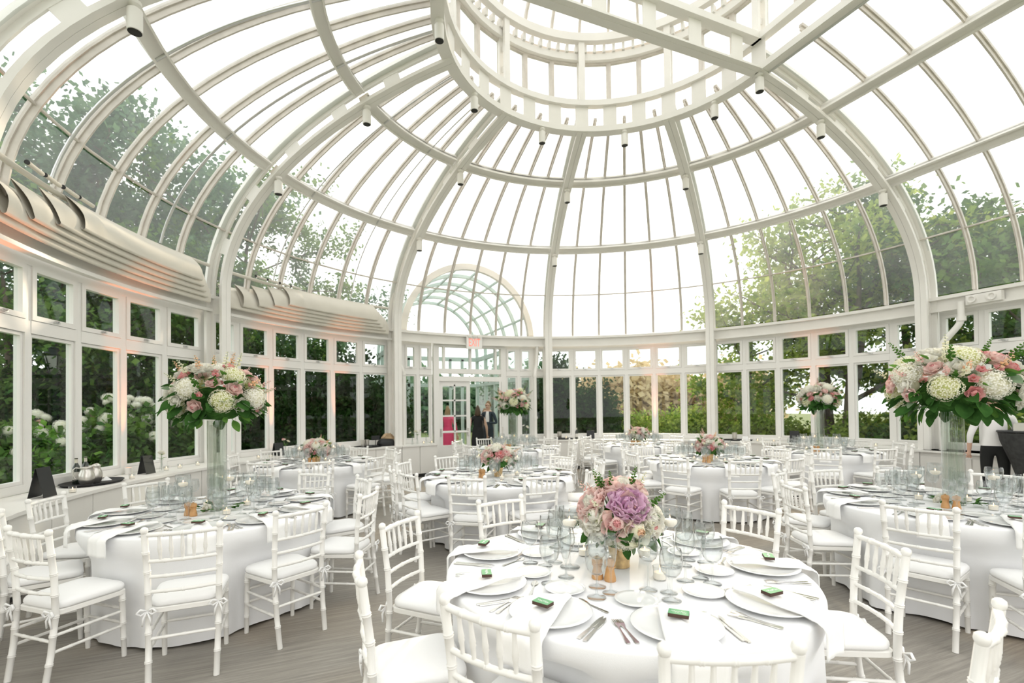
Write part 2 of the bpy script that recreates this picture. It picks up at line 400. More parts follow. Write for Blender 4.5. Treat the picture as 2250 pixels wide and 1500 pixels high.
# ------------------------------------------------------------------ windows, beam, ledges
NW = [0]
hw = RW*math.tan(R(3)); W6 = 2*hw
def win_meshes(w):
    f = MB()                                       # fixed frame: jambs, transom, head, sill
    for s in (-1, 1): f.box((RW, s*(w/2-.022), (Z_SILL+Z_HEAD)/2), (.1, .044, Z_HEAD-Z_SILL))
    f.box((RW, 0, (Z_TR0+Z_TR1)/2), (.11, w-.088, Z_TR1-Z_TR0)); f.box((RW, 0, Z_HEAD+.05), (.11, w, .1)); f.box((RW, 0, Z_SILL+.045), (.11, w-.088, .09))
    c = MB(); frame(c, RW-.025, w-.092, Z_TR1+.003, Z_HEAD-.003, .055, .08)
    l = MB(); frame(l, RW, w-.092, Z_SILL+.092, Z_TR0-.003, .035, .06)
    g1 = MB(); a = (w-.092)/2-.05; g1.box((RW-.02, 0, (Z_TR1+Z_HEAD)/2), (.006, 2*a, Z_HEAD-Z_TR1-.11))
    a = (w-.092)/2-.03; g2 = MB(); g2.box((RW, 0, (Z_SILL+.09+Z_TR0)/2), (.006, 2*a, Z_TR0-Z_SILL-.16))
    h = MB(); h.box((RW-.075, 0, Z_TR1+.028), (.03, .075, .018)); h.tube([(RW-.09, -.01, Z_TR1+.03), (RW-.115, .02, Z_TR1+.04), (RW-.105, .07, Z_TR1+.035)], .007, 6)
    return [f.mesh('window_frame', MT['paint2']), c.mesh('casement', MT['paint2']), l.mesh('sash', MT['paint2']), g1.mesh('pane', MT['glass']), g2.mesh('pane', MT['glass']), h.mesh('handle', MT['galv'], 40)]
WN = win_meshes(2*RW*math.tan(R(1.6))); WA = win_meshes(W6); WS = win_meshes(.6)
def window(ms, deg, y=0., lab=''):
    NW[0] += 1; t = thing('window_%d' % NW[0], 'white framed window with a small casement over a tall pane, '+lab, 'window', (0, y, 0), R(deg), kind='structure')
    ob('window_frame', ms[0], t); c = ob('casement', ms[1], t); ob('pane', ms[3], c); ob('handle', ms[5], c)
    l = ob('sash', ms[2], t); ob('pane', ms[4], l)
bayname = {162: 'behind the ledge with steel pitchers', 126: 'behind the ledge with the tan bag', 54: 'behind the table with a wine bottle on the ledge', 18: 'with a leafy tree close outside'}
for bay in (18, 54, 126, 162):
    for i in range(6): window(WA, bay-15+6*i, 0, bayname[bay])
for a in (73.6, 76.8, 80, 100, 103.2, 106.4): window(WN, a, 0, 'beside the double door')
for j in range(2):
    for i in range(6):
        window(WS, 0, YS[i]-.3-LBAY*j, 'near the white drain pipe'); window(WS, 180, YS[i]-.3-LBAY*j, 'in the long side wall')
# eaves beam: main box, lip, under-pipe
wallb = thing('trim_1', 'white ring beam running over the window heads', 'beam', kind='structure')
def bstad(name, r, z, wd, ht, mt, parent): 
    p = stad(r, z, 60); b = MB(); b.bar(p, [Vector((0, 0, 1))]*len(p), sdir(p), wd, ht); return ob(name, b.mesh(name, mt, 20), parent)
bstad('beam', 6.74, (Z_BM0+Z_BM1)/2-.02, .10, Z_BM1-Z_BM0-.06, MT['paint'], wallb)
bstad('beam_cap', 6.72, Z_BM1-.03, .24, .06, MT['paint'], wallb); bstad('beam_lip', 6.70, Z_BM0, .14, .03, MT['paint'], wallb)
bstad('conduit', 6.64, Z_HEAD+.06, .022, .022, MT['paint'], wallb)
# low wall and window ledge per bay
def ledge(name, a0, a1, r0, r1, lab, n=6):
    t = thing(name, lab, 'ledge', kind='structure')
    def arc(r, z, m=10): return [pol(r, d, z) for d in frange(a0, a1, m)]
    def slab(ra, rb, z0, z1, aa, bb, m):
        b = MB(); b.loft([[pol(ra, d, z0), pol(rb, d, z0), pol(rb, d, z1), pol(ra, d, z1)] for d in frange(aa, bb, m)], True, True); return b
    ob('ledge_top', slab(r0-.03, r1, Z_SILL-.035, Z_SILL, a0, a1, 12).mesh('ledge_top', MT['wallp'], 20), t)
    st = (a1-a0)/n
    for i in range(n):
        g = .10
        ob('front_panel', slab(r0, r0+.03, .09, Z_SILL-.036, a0+st*i+g/2, a0+st*(i+1)-g/2, 3).mesh('front_panel', MT['wallp'], 20), t)
    ob('plinth', slab(r0+.05, r1, 0, .09, a0, a1, 12).mesh('plinth', MT['dark'], 20), t)
    ob('core', slab(r0+.031, r1, .09, Z_SILL-.036, a0, a1, 12).mesh('core', MT['wallp'], 20), t)
RL = 6.24
ledge('trim_2', .0, 36, RL, RW-.06, 'white panelled window ledge by the leafy tree'); ledge('trim_3', 36, 72, RL, RW-.06, 'white panelled window ledge holding a wine bottle')
ledge('trim_4', 108, 144, RL, RW-.06, 'white panelled window ledge holding the tan bag'); ledge('trim_5', 144, 180, RL, RW-.06, 'white panelled window ledge holding the steel pitchers')
ledge('trim_6', 99.5, 107.9, RL, RW-.06, 'short white panelled ledge with bud vases beside the door', 2); ledge('trim_7', 72.1, 80.5, RL, RW-.06, 'short white panelled ledge beside the open door leaf', 2)
for sg, nm in ((1, 'right'), (-1, 'left')):
    t = thing('wall_'+nm, 'low white panelled wall under the %s straight windows' % ('drain pipe' if sg > 0 else 'long side'), 'wall', kind='structure')
    b = MB(); b.box((sg*(RW-.33), -LBAY, Z_SILL/2), (.6, 2*LBAY, Z_SILL)); ob('core', b.mesh('core', MT['wallp']), t)
    b = MB(); b.box((sg*(RW-.36), -LBAY, Z_SILL-.015), (.68, 2*LBAY, .03)); ob('ledge_top', b.mesh('ledge_top', MT['wallp']), t)
    for k in range(10):
        b = MB(); b.box((sg*(RW-.642), -.37-.74*k, .37), (.02, .72, .6)); ob('front_panel', b.mesh('front_panel', MT['wallp']), t)

# canvas shades bunched under the dome in two bays
def shade(a0, a1, lab):
    t = thing('canvas_shade', lab, 'shade', group='bunched canvas shades')
    r, nf = 6.40, 5
    hb = MB(); hb.tube([pol(r+.16, d, 3.97) for d in frange(a0, a1, 12)], .03, 8); ob('head_rail', hb.mesh('head_rail', MT['shade'], 60), t)
    for k in range(nf):                     # one fold hanging in front of the next, each lower
        zt = 3.97-.05*k; zb = 3.38+.06*(nf-1-k); rr_ = r-.10+.055*k; e0 = .5*k; 
        m = MB(); secs = []
        for i, d in enumerate(frange(a0+(-1 if a1 < a0 else 1)*2.6*(nf-1-k), a1-(-1 if a1 < a0 else 1)*.9*(nf-1-k), 26)):
            u = i/26; sc = 0.
            edge = max(0, 1-u/.34)          # scalloped end towards the first rib
            sag = .045*sin(u*40+k*1.2)*edge
            sec = []
            for q in range(9):
                v = q/8; bel = sin(v*pi*.5)
                sec.append(pol(rr_+.20*(1-v)-.07*sin(pi*v)+sag*sin(pi*v), d, zt+(zb-zt)*v))
            for q in range(5):
                an = pi*q/4; sec.append(pol(rr_+.022-.022*cos(an), d, zb-.022*sin(an)))
            for q in range(1, 6): sec.append(pol(rr_+.046+.14*q/5, d, zb+(zt-zb)*q/5*.9))
            secs.append(sec)
        m.loft(secs, True, False); ob('fold', m.mesh('fold', MT['shade'], 50), t)
    for d in (a0-4.9, a0-7.2, a0-9.6, a0-11.8):    # hem rods poking out of the folds
        q = MB(); q.tube([pol(r+.05, d, 4.01), pol(r+.05, d-1.9, 4.0)], .022, 8); ob('hem_rod', q.mesh('hem_rod', MT['shade'], 60), t)
        q = MB(); q.tube([pol(r+.05, d+.12, 4.01), pol(r+.05, d, 4.01)], .0235, 8); ob('rod_cap', q.mesh('rod_cap', MT['dark'], 60), t)
# first scallop lies at the far rib of the pitcher bay (180) -> reversed direction
shade(178.6, 145.4, 'cream canvas shade bunched in folds above the windows with steel pitchers')
shade(142.6, 109.4, 'cream canvas shade bunched in folds above the windows with the tan bag')

# ------------------------------------------------------------------ door bay
DW, DH = 1.44, 2.32
door = thing('door_1', 'white double door with glazed leaves, one leaf standing open', 'door', (.03, RW*cos(R(8.2))+.0, 0), 0, kind='structure')
# local: x along the wall, y outwards
b = MB()
for s in (-1, 1): b.box((s*.92, 0, Z_HEAD/2), (.14, .16, Z_HEAD))
b.box((0, 0, DH+.06), (1.7, .16, .12)); b.box((0, 0, Z_HEAD+.05), (1.98, .16, .1)); b.box((0, 0, Z_TR1-.03), (1.7, .14, .12))
for x in (-.71, 0, .71): b.box((x, 0, (Z_TR1+Z_HEAD)/2), (.055, .12, Z_HEAD-Z_TR1))
ob('door_frame', b.mesh('door_frame', MT['paint2']), door)
for x0, x1 in ((-.85, -.74), (-.68, -.03), (.03, .68), (.74, .85)):
    b = MB(); b.box(((x0+x1)/2, 0, (Z_TR1+Z_HEAD)/2), (x1-x0, .006, Z_HEAD-Z_TR1-.03)); ob('pane', b.mesh('pane', MT['glass']), door)
LW = .84
def leaf(px, rz, s):
    l = MB(); zs = [.0, .62, 1.0, 1.40, 1.80, 2.20, DH]
    l.box((s*.05, 0, DH/2), (.10, .045, DH-.01)); l.box((s*(LW-.05), 0, DH/2), (.10, .045, DH-.01)); l.box((s*LW/2, 0, DH-.07), (LW-.2, .045, .13))
    l.box((s*LW/2, 0, .32), (LW-.2, .03, .64)); l.box((s*LW/2, 0, 1.43), (.04, .045, 1.6))
    for z in (.65, 1.02, 1.42, 1.82): l.box((s*LW/2, 0, z), (LW-.2, .045, .04))
    o = ob('door_leaf', l.mesh('door_leaf', MT['paint2']), door, (px, 0, .005), rz)
    for i in range(4):
        for j in (0, 1):
            g = MB(); g.box((s*(.10+.155+j*.33), 0, (.835, 1.22, 1.62, 2.03)[i]), (.29, .005, (.33, .36, .36, .38)[i])); ob('pane', g.mesh('pane', MT['glass']), o)
    h = MB(); h.tube([(s*.06, -.06, 1.0), (s*(LW-.06), -.06, 1.0)], .016, 8); ob('push_bar', h.mesh('push_bar', MT['paint2'], 50), o)
    for x in (.06, LW-.06):
        h = MB(); h.box((s*x, -.04, 1.0), (.035, .06, .2)); ob('bar_bracket', h.mesh('bar_bracket', MT['pitcher']), o)
leaf(-.85, 0, 1); leaf(.85, R(68), -1)
# standpipes with collars either side of the door, and the drain pipe by the straight windows
def pipe(path, rad, collars, label):
    t = thing('drain_pipe', label, 'pipe'); b = MB(); b.tube(path, rad, 12); ob('pipe', b.mesh('pipe', MT['paint'], 50), t)
    for p, q in collars:
        b = MB(); b.tube([Vector(p), Vector(q)], rad*1.35, 12); ob('collar', b.mesh('collar', MT['paint'], 50), t)
def elb(pts, k=5):
    out = [Vector(pts[0])]
    for a, b_, c in zip(pts, pts[1:], pts[2:]):
        a, b_, c = Vector(a), Vector(b_), Vector(c); r = min(.1, (a-b_).length*.45, (c-b_).length*.45)
        p, q = b_+(a-b_).normalized()*r, b_+(c-b_).normalized()*r
        out += [p.lerp(b_, i/k).lerp(b_.lerp(q, i/k), i/k) for i in range(k+1)]
    return out+[Vector(pts[-1])]
for a, s, lab in ((106.2, 1, 'white standpipe with collars left of the closed door leaf, by the bud vases'), (75.2, -1, 'white standpipe with collars right of the open door leaf')):
    p0, p1 = pol(6.69, a+s*.9, 3.25), pol(6.52, a, 2.5)
    pipe(elb([p0, pol(6.66, a+s*.7, 2.8), p1, pol(6.52, a, .76)]), .045, [(pol(6.52, a, 2.42), pol(6.52, a, 2.5)), (pol(6.52, a, 1.32), pol(6.52, a, 1.38))], lab)
pipe(elb([(6.56, -.5, 3.36), (6.56, -.5, 3.0), (6.5, -.22, 2.62), (6.5, -.22, .76)]), .05, [((6.56, -.5, 3.02), (6.56, -.5, 3.1)), ((6.5, -.22, 2.5), (6.5, -.22, 2.58))], 'white drain pipe with an elbow beside the straight windows')
emg = thing('emergency_light', 'white twin head emergency light on the ring beam by the drain pipe', 'lamp', (6.6, -.8, 3.36))
b = MB(); b.box((0, 0, 0), (.1, .46, .16)); ob('housing', b.mesh('housing', MT['paint']), emg)
for y in (-.12, .14):
    b = MB(); b.lathe([(.001, 0), (.055, 0), (.06, .05), (.045, .05), (.03, .02), (.001, .02)], 16, Matrix.Translation((-.05, y, .0)) @ Matrix.Rotation(R(-90), 4, 'Y')); ob('lamp_head', b.mesh('lamp_head', MT['paint'], 40), emg)
ex = thing('exit_sign', 'white exit sign with pink red letters on the beam over the door', 'sign', (pol(6.58, 89.4, 3.30)), 0)
b = MB(); b.box((0, 0, 0), (.42, .05, .31)); ob('sign_body', b.mesh('sign_body', mat('sign_white', (.85, .84, .82), .4)), ex)
MT['exit'] = mat('exit_red', (.85, .25, .2), .5, emit=(1, .22, .16), estr=.55)
def letters(txt, size, mt, parent, loc, rot, name='lettering', sx=1., ext=.002):
    cu = bpy.data.curves.new(name, 'FONT'); cu.body = txt; cu.size = size; cu.align_x = 'CENTER'; cu.align_y = 'CENTER'; cu.extrude = ext; cu.space_character = 1.02
    o = bpy.data.objects.new(name, cu); col.objects.link(o); dg = bpy.context.evaluated_depsgraph_get()
    me = bpy.data.meshes.new_from_object(o.evaluated_get(dg)); bpy.data.objects.remove(o); me.materials.clear(); me.materials.append(mt)
    r = ob(name, me, parent, loc, rot, (sx, 1, 1)); return r
letters('EXIT', .29, MT['exit'], ex, (0, -.0265, 0), (R(90), 0, 0), sx=.52)
for x in (-.13, 0, .13):
    b = MB(); b.lathe([(.001, 0), (.05, 0), (.055, .05), (.03, .07), (.001, .07)], 14, Matrix.Translation((x, -.01, .17)) @ Matrix.Rotation(R(90), 4, 'X')); ob('lamp_head', b.mesh('lamp_head', MT['paint'], 40), ex)

# ------------------------------------------------------------------ vaulted glass passage outside the door
MT['teal'] = mat('passage_paint', (.50, .60, .56), .5, noise=.08, nscale=3)
MT['tan'] = mat('arch_paint', (.66, .60, .53), .5)
MT['pglass'] = glass_mat('passage_glass', (.90, .955, .94), .5, dirt=.05)
pas = thing('glass_passage', 'vaulted glass passage seen through the door bay', 'passage', (.1, 7.0, 0), kind='structure')
PR, PZ, PL_ = 1.78, 3.5, 4.6
def arch(y, w, d, mt, name='arch_rib', r=PR):
    b = MB(); ts = frange(0, pi, 26); pth = [Vector((r*cos(t), y, PZ+r*sin(t)*1.06)) for t in ts]
    b.bar(pth, [Vector((cos(t), 0, sin(t))) for t in ts], [Vector((0, 1, 0))]*27, d, w); return ob(name, b.mesh(name, mt, 30), pas)
arch(0, .16, .12, MT['tan'])
for k in range(1, 6): arch(k*PL_/5, .09, .08, MT['teal'])
for k in range(1, 9):
    t = pi*k/9; b = MB(); b.box((PR*cos(t), PL_/2, PZ+PR*1.06*sin(t)), (.05, PL_, .05)); ob('purlin', b.mesh('purlin', MT['teal']), pas)
for k in range(5):
    for q in range(6):
        t0, t1 = pi*q/6, pi*(q+1)/6
        g = MB(); g.loft([[(PR*cos(t), y, PZ+PR*1.06*sin(t)) for t in frange(t0+.02, t1-.02, 4)] for y in (k*PL_/5+.05, (k+1)*PL_/5-.05)], False, False); ob('pane', g.mesh('pane', MT['pglass'], 180), pas)
for s in (-1, 1):
    for k in range(6):
        b = MB(); b.box((s*PR, k*PL_/5, PZ/2), (.10, .11, PZ)); ob('post', b.mesh('post', MT['teal']), pas)
    for z, h in ((.3, .6), (2.45, .1), (3.4, .14)):
        b = MB(); b.box((s*PR, PL_/2, z), (.09, PL_, h)); ob('rail', b.mesh('rail', MT['teal']), pas)
    for k in range(5):
        for z0, z1 in ((.6, 2.4), (2.5, 3.33)):
            g = MB(); g.box((s*PR, (k+.5)*PL_/5, (z0+z1)/2), (.006, PL_/5-.12, z1-z0)); ob('pane', g.mesh('pane', MT['pglass']), pas)
b = MB(); b.box((0, PL_, 2.45), (2*PR, .1, .12)); b.box((0, PL_, 3.4), (2*PR, .1, .14))
for x in (-1.2, -.75, .75, 1.2): b.box((x, PL_, 1.7), (.09, .1, 3.4))
ob('end_frame', b.mesh('end_frame', MT['teal']), pas)

# ------------------------------------------------------------------ floor and ground
def floor_mat():
    m = bpy.data.materials.new('floor_planks'); m.use_nodes = True
    n = m.node_tree.nodes; l = m.node_tree.links; bs = n['Principled BSDF']
    tc = n.new('ShaderNodeTexCoord'); mp = n.new('ShaderNodeMapping'); l.new(tc.outputs['Object'], mp.inputs['Vector'])
    mp.inputs['Rotation'].default_value = (0, 0, R(-14)); mp.inputs['Scale'].default_value = (1.2, 26, 1)
    no = n.new('ShaderNodeTexNoise'); no.inputs['Scale'].default_value = 1.6; no.inputs['Detail'].default_value = 8; no.inputs['Roughness'].default_value = .7; l.new(mp.outputs[0], no.inputs['Vector'])
    rp = n.new('ShaderNodeValToRGB'); e = rp.color_ramp.elements; e[0].position = .32; e[1].position = .68
    e[0].color = (.20, .185, .165, 1); e[1].color = (.36, .335, .295, 1); l.new(no.outputs['Fac'], rp.inputs['Fac'])
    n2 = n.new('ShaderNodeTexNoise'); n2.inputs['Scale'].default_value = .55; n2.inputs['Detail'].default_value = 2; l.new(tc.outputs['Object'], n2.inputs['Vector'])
    r2 = n.new('ShaderNodeValToRGB'); e = r2.color_ramp.elements; e[0].position = .5; e[1].position = .68; e[0].color = (1, 1, 1, 1); e[1].color = (1.25, 1.1, .93, 1)  # patches of warm sunlight tinted into the floor colour
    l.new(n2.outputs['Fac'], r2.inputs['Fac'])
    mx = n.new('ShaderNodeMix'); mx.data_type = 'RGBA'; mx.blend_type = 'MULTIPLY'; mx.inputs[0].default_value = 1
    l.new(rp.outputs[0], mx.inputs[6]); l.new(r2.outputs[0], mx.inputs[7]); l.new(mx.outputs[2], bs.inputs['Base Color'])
    bs.inputs['Roughness'].default_value = .42
    bp = n.new('ShaderNodeBump'); bp.inputs['Strength'].default_value = .12; bp.inputs['Distance'].default_value = .01; l.new(no.outputs['Fac'], bp.inputs['Height']); l.new(bp.outputs[0], bs.inputs['Normal'])
    return m
b = MB(); pts = [(6.9*cos(R(d)), 6.9*sin(R(d)), 0) for d in range(0, 181, 4)]; pts = [(6.9, -2*LBAY, 0)]+pts+[(-6.9, -2*LBAY, 0)]
b.add(pts, [tuple(range(len(pts)))]); b.add([(x, y, -.12) for x, y, z in pts], [tuple(range(len(pts)-1, -1, -1))])
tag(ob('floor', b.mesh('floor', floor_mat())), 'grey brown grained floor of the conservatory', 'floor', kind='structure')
b = MB(); b.box((.1, 6.95+PL_/2, -.06), (2*PR, PL_+.4, .118)); tag(ob('floor', b.mesh('floor', mat('passage_floor', (.42, .38, .33), .6, noise=.1))), 'plain stone floor of the glass passage', 'floor', kind='structure')
MT['grass'] = mat('lawn', (.13, .17, .05), .95, noise=.4, nscale=1.2)
b = MB(); b.add([(-90, -60, -.14), (90, -60, -.14), (90, 120, -.14), (-90, 120, -.14)], [(0, 1, 2, 3)])
tag(ob('lawn', b.mesh('lawn', MT['grass'])), 'garden lawn around the glasshouse', 'lawn', kind='structure')
# ------------------------------------------------------------------ chairs
rnd = random.Random(7)
def bam(b, pts, r, rings, n=8, mi=0, r1=None):       # turned bamboo rod with raised rings at fractions along it
    pts = [Vector(p) for p in pts]; L = [0]
    for p, q in zip(pts, pts[1:]): L.append(L[-1]+(q-p).length)
    tot = L[-1]
    def at(s):
        for i in range(len(pts)-1):
            if s <= L[i+1]+1e-9: return pts[i].lerp(pts[i+1], (s-L[i])/(L[i+1]-L[i]))
        return pts[-1]
    r1 = r if r1 is None else r1
    st = [(l, 1.) for l in L]
    for f in rings:
        s = f*tot
        st += [(s-.009, 1.), (s-.005, 1.2), (s, 1.06), (s+.005, 1.2), (s+.009, 1.)]
    st = sorted(x for x in st if 0 <= x[0] <= tot)
    b.tube([at(s) for s, k in st], [(r+(r1-r)*s/tot)*k for s, k in st], n)
def rounded(w0, w1, d, rr, n=5):                     # rounded trapezoid outline: back width w0, front width w1
    cs = [(-w1/2, d/2), (-w0/2, -d/2), (w0/2, -d/2), (w1/2, d/2)]; out = []
    for i, (x, y) in enumerate(cs):
        p = Vector((x, y)); a = Vector(cs[i-1]); c = Vector(cs[(i+1) % 4])
        u = (a-p).normalized()*rr; v = (c-p).normalized()*rr
        for k in range(n+1):
            t = k/n; out.append((p+u).lerp(p, t).lerp(p.lerp(p+v, t), t))
    return out
def chair_proto():
    t = thing('ballroom_chair', 'white ballroom chair', 'chair')
    for s in (-1, 1):
        b = MB(); bam(b, [(s*.172, -.245, 0), (s*.176, -.215, .2), (s*.180, -.195, .43), (s*.184, -.205, .65), (s*.192, -.235, .895)], .0175, (.16, .34, .46, .60, .74, .87), 9, r1=.0175)
        b.lathe([(.012, .893), (.017, .897), (.0215, .91), (.019, .924), (.009, .932), (.001, .934)], 9, Matrix.Translation((s*.192, -.2355, 0)))
        ob('rear_post', b.mesh('rear_post', MT['chair'], 50), t)
    for s in (-1, 1):
        b = MB(); bam(b, [(s*.178, .185, 0), (s*.176, .172, .425)], .0145, (.28, .52, .88), 9, r1=.0185); ob('front_leg', b.mesh('front_leg', MT['chair'], 50), t)
    o = rounded(.36, .405, .40, .06); b = MB()
    b.loft([[Vector((p.x*k, p.y*k, z)) for p in o] for k, z in ((.97, .41), (1, .414), (1, .438), (.97, .442))]); ob('seat_frame', b.mesh('seat_frame', MT['chair'], 40), t)
    o = rounded(.365, .415, .40, .09, 6); b = MB()
    b.loft([[Vector((p.x*k, p.y*k+.004, z)) for p in o] for k, z in ((.9, .443), (.985, .447), (1.0, .458), (.995, .472), (.955, .484), (.82, .493), (.5, .499), (.15, .501))]); cu = ob('cushion', b.mesh('cushion', MT['cushion'], 180), t)
    for s in (-1, 1):
        b = MB(); c = Vector((s*.182, -.222, .44))
        for q in (-1, 1):
            b.tube([c, c+Vector((q*.03, -.012, .014)), c+Vector((q*.048, -.012, -.004)), c+Vector((q*.028, -.01, -.02)), c], [.004, .007, .008, .006, .004], 5)
            b.tube([c, c+Vector((q*.016, -.012, -.04)), c+Vector((q*.022, -.006, -.085))], [.004, .006, .005], 5)
        ob('tie', b.mesh('tie', MT['cushion'], 180), cu)
    def arcx(w, y, z, sag, n=6): return [(-w/2+w*i/n, y-sag*sin(pi*i/n), z) for i in range(n+1)]
    for z, w, y, r in ((.885, .37, -.232, .0145), (.725, .362, -.215, .0115), (.632, .356, -.206, .011), (.542, .352, -.2, .011)):
        b = MB(); bam(b, arcx(w, y, z, .022), r, (.25, .5, .75), 8); ob('back_rail', b.mesh('back_rail', MT['chair'], 50), t)
    for k in range(5):
        x = (k-2)*.058; sg = .022*cos(x/.37*pi); b = MB(); z0, z1 = .73, .878
        p0, p1 = Vector((x*.98, -.215-sg, z0)), Vector((x*1.02, -.232-sg, z1))
        prof = ((0, .0075), (.12, .0085), (.3, .0095), (.36, .0125), (.4, .0105), (.44, .0125), (.55, .0105), (.8, .0082), (1, .008))
        b.tube([p0.lerp(p1, f) for f, r in prof], [r for f, r in prof], 7); ob('spindle', b.mesh('spindle', MT['chair'], 60), t)
    for s in (-1, 1):
        for z in (.30, .205):
            b = MB(); bam(b, [(s*.174, -.213, z), (s*.177, .176, z)], .0095, (.25, .5, .75), 7); ob('stretcher', b.mesh('stretcher', MT['chair'], 50), t)
    for y, z in ((.177, .315), (.18, .22), (-.212, .27)):
        b = MB(); bam(b, [(-.175, y, z), (.175, y, z)], .0095, (.25, .5, .75), 7); ob('stretcher', b.mesh('stretcher', MT['chair'], 50), t)
    return kids(t)
CHAIR = chair_proto(); chair_used = [False]

# ------------------------------------------------------------------ tables
def reg(ph, n=10, r=1.29): return [(ph+360/n*i, r) for i in range(n)]
TAB = {   # centre, seats (angle, distance of the chair back), tall centrepiece, name of the table
 1: ((-2.41, -3.10), [(-148, 1.14), (-109, 1.18), (-68, 1.38), (-27, 1.29), (13, 1.27), (57, 1.34), (97, 1.27), (139, 1.33), (179, 1.32)], False, 'the lilac peony table'),
 2: ((-4.66, -.48), [(-90, 1.36), (-58, 1.26), (-24, 1.33), (14, 1.28), (52, 1.27), (90, 1.28), (126, 1.27), (163, 1.33), (199, 1.3), (234, 1.33)], True, 'the tall-vase table beside steel pitchers'),
 3: ((1.05, -2.92), [(-164, 1.22), (151, 1.27), (113, 1.3), (80, 1.2), (45, 1.2), (10, 1.26), (-26, 1.28), (-62, 1.28), (-98, 1.3), (-131, 1.28)], True, 'the tall-vase table near the waiter'),
 4: ((-1.74, .36), [(-164, 1.25), (-128, 1.15), (-90, 1.16), (-52, 1.2), (-14, 1.3), (25, 1.3), (63, 1.3), (103, 1.32), (141, 1.3), (174, 1.3)], False, 'the low-bouquet table facing the door'),
 5: ((1.78, .45), reg(27), False, 'the sunlit low-bouquet table'),
 6: ((-3.8, 3.15), reg(18), False, 'the low-bouquet table near the bag'),
 7: ((.1, 4.1), reg(27), True, 'the tall-vase table before the door'),
 8: ((4.75, .78), reg(3), True, 'the tall-vase table by the tree'),
 9: ((2.9, 3.6), reg(11), False, 'the low-bouquet table below wine bottles'),
}
RT, ZT = .914, .757
def cloth_mesh(seats, seed):
    rr = random.Random(seed); b = MB(); NA = 200
    ph = [rr.uniform(0, 6.28) for _ in range(4)]; na = [rr.choice((14, 16, 18, 20)), rr.choice((23, 27, 31)), rr.choice((9, 11))]
    rings = []
    for r in (.02, .3, .6, .8, .89): rings.append([Vector((r*cos(2*pi*i/NA), r*sin(2*pi*i/NA), ZT)) for i in range(NA)])
    for an in (0, 25, 50, 75): rings.append([Vector(((RT-.018+.018*sin(R(an)))*cos(2*pi*i/NA), (RT-.018+.018*sin(R(an)))*sin(2*pi*i/NA), ZT-.018*(1-cos(R(an))))) for i in range(NA)])
    NV = 16
    for j in range(1, NV+1):
        v = j/NV; ring = []
        for i in range(NA):
            a = 2*pi*i/NA; z = ZT-.018-(ZT-.018-.012)*v; dent = 0.; gap = 1.
            wz = min(1, max(0, (.70-z)/.17)); wz = wz*wz*(3-2*wz)
            for sa, sr in seats:
                d = (a-R(sa)+pi) % (2*pi)-pi; g = math.exp(-(d/.31)**4); need = max(.05, .945-(sr-.45))
                dent -= need*g*wz; gap = min(gap, 1-.8*g)
            fold = v**1.1*(.024*sin(na[0]*a+ph[0]+.6*v)+.014*sin(na[1]*a+ph[1]-.8*v)+.012*sin(na[2]*a+ph[2]))*gap
            r = RT+.016*v+dent+fold
            if v == 1: z += .012*(.5+.5*sin(na[0]*a+ph[3]))
            ring.append(Vector((r*cos(a), r*sin(a), z)))
        rings.append(ring)
    b.loft(rings, True, False); b.f.append(tuple(range(NA))); b.m.append(0)
    return b.mesh('tablecloth', MT['cloth'], 180)
def table_proto():
    t = thing('round_table', 'round folding banquet table', 'table')
    b = MB(); b.lathe([(.001, .715), (.87, .715), (.878, .722), (.878, .744), (.87, .75), (.001, .75)], 48); ob('tabletop', b.mesh('tabletop', MT['wood'], 40), t)
    for k in range(4):
        a = R(45+90*k); b = MB(); b.tube([(.45*cos(a), .45*sin(a), .714), (.5*cos(a), .5*sin(a), 0)], .015, 8); ob('leg', b.mesh('leg', MT['galv'], 60), t)
    return kids(t)
TABLE = table_proto(); first = True
for k, (c, seats, tall, nm) in TAB.items():
    lab = 'round banquet table hidden under the white cloth of '+nm
    if first: o = TABLE; o.location = (*c, 0); o['label'] = lab; o['group'] = 'round banquet tables'
    else: clone(TABLE, (*c, 0), 0, lab, 'round banquet tables')
    first = False
    cl = ob('tablecloth', cloth_mesh(seats, k), None, (*c, 0)); tag(cl, 'floor length white cloth draped over '+nm, 'tablecloth', 'white round tablecloths')
    for sa, sr in seats:
        a = sa+rnd.uniform(-1.5, 1.5); rad = sr-.235+rnd.uniform(-.004, .02)
        if k > 3:
            while hypot(c[0]+(rad+.24)*cos(R(a)), c[1]+(rad+.24)*sin(R(a))) > 6.16 and c[1]+rad*sin(R(a)) > 0: rad -= .01
        p = (c[0]+rad*cos(R(a)), c[1]+rad*sin(R(a)), 0); rz = R(a+90+rnd.uniform(-4, 4))
        lab = 'white ballroom chair with a cushion at '+nm
        if not chair_used[0]:
            CHAIR.location = p; CHAIR.rotation_euler = (0, 0, rz); CHAIR['label'] = lab; CHAIR['group'] = 'chairs at '+nm; chair_used[0] = True
        else: clone(CHAIR, p, rz, lab, 'chairs at '+nm)

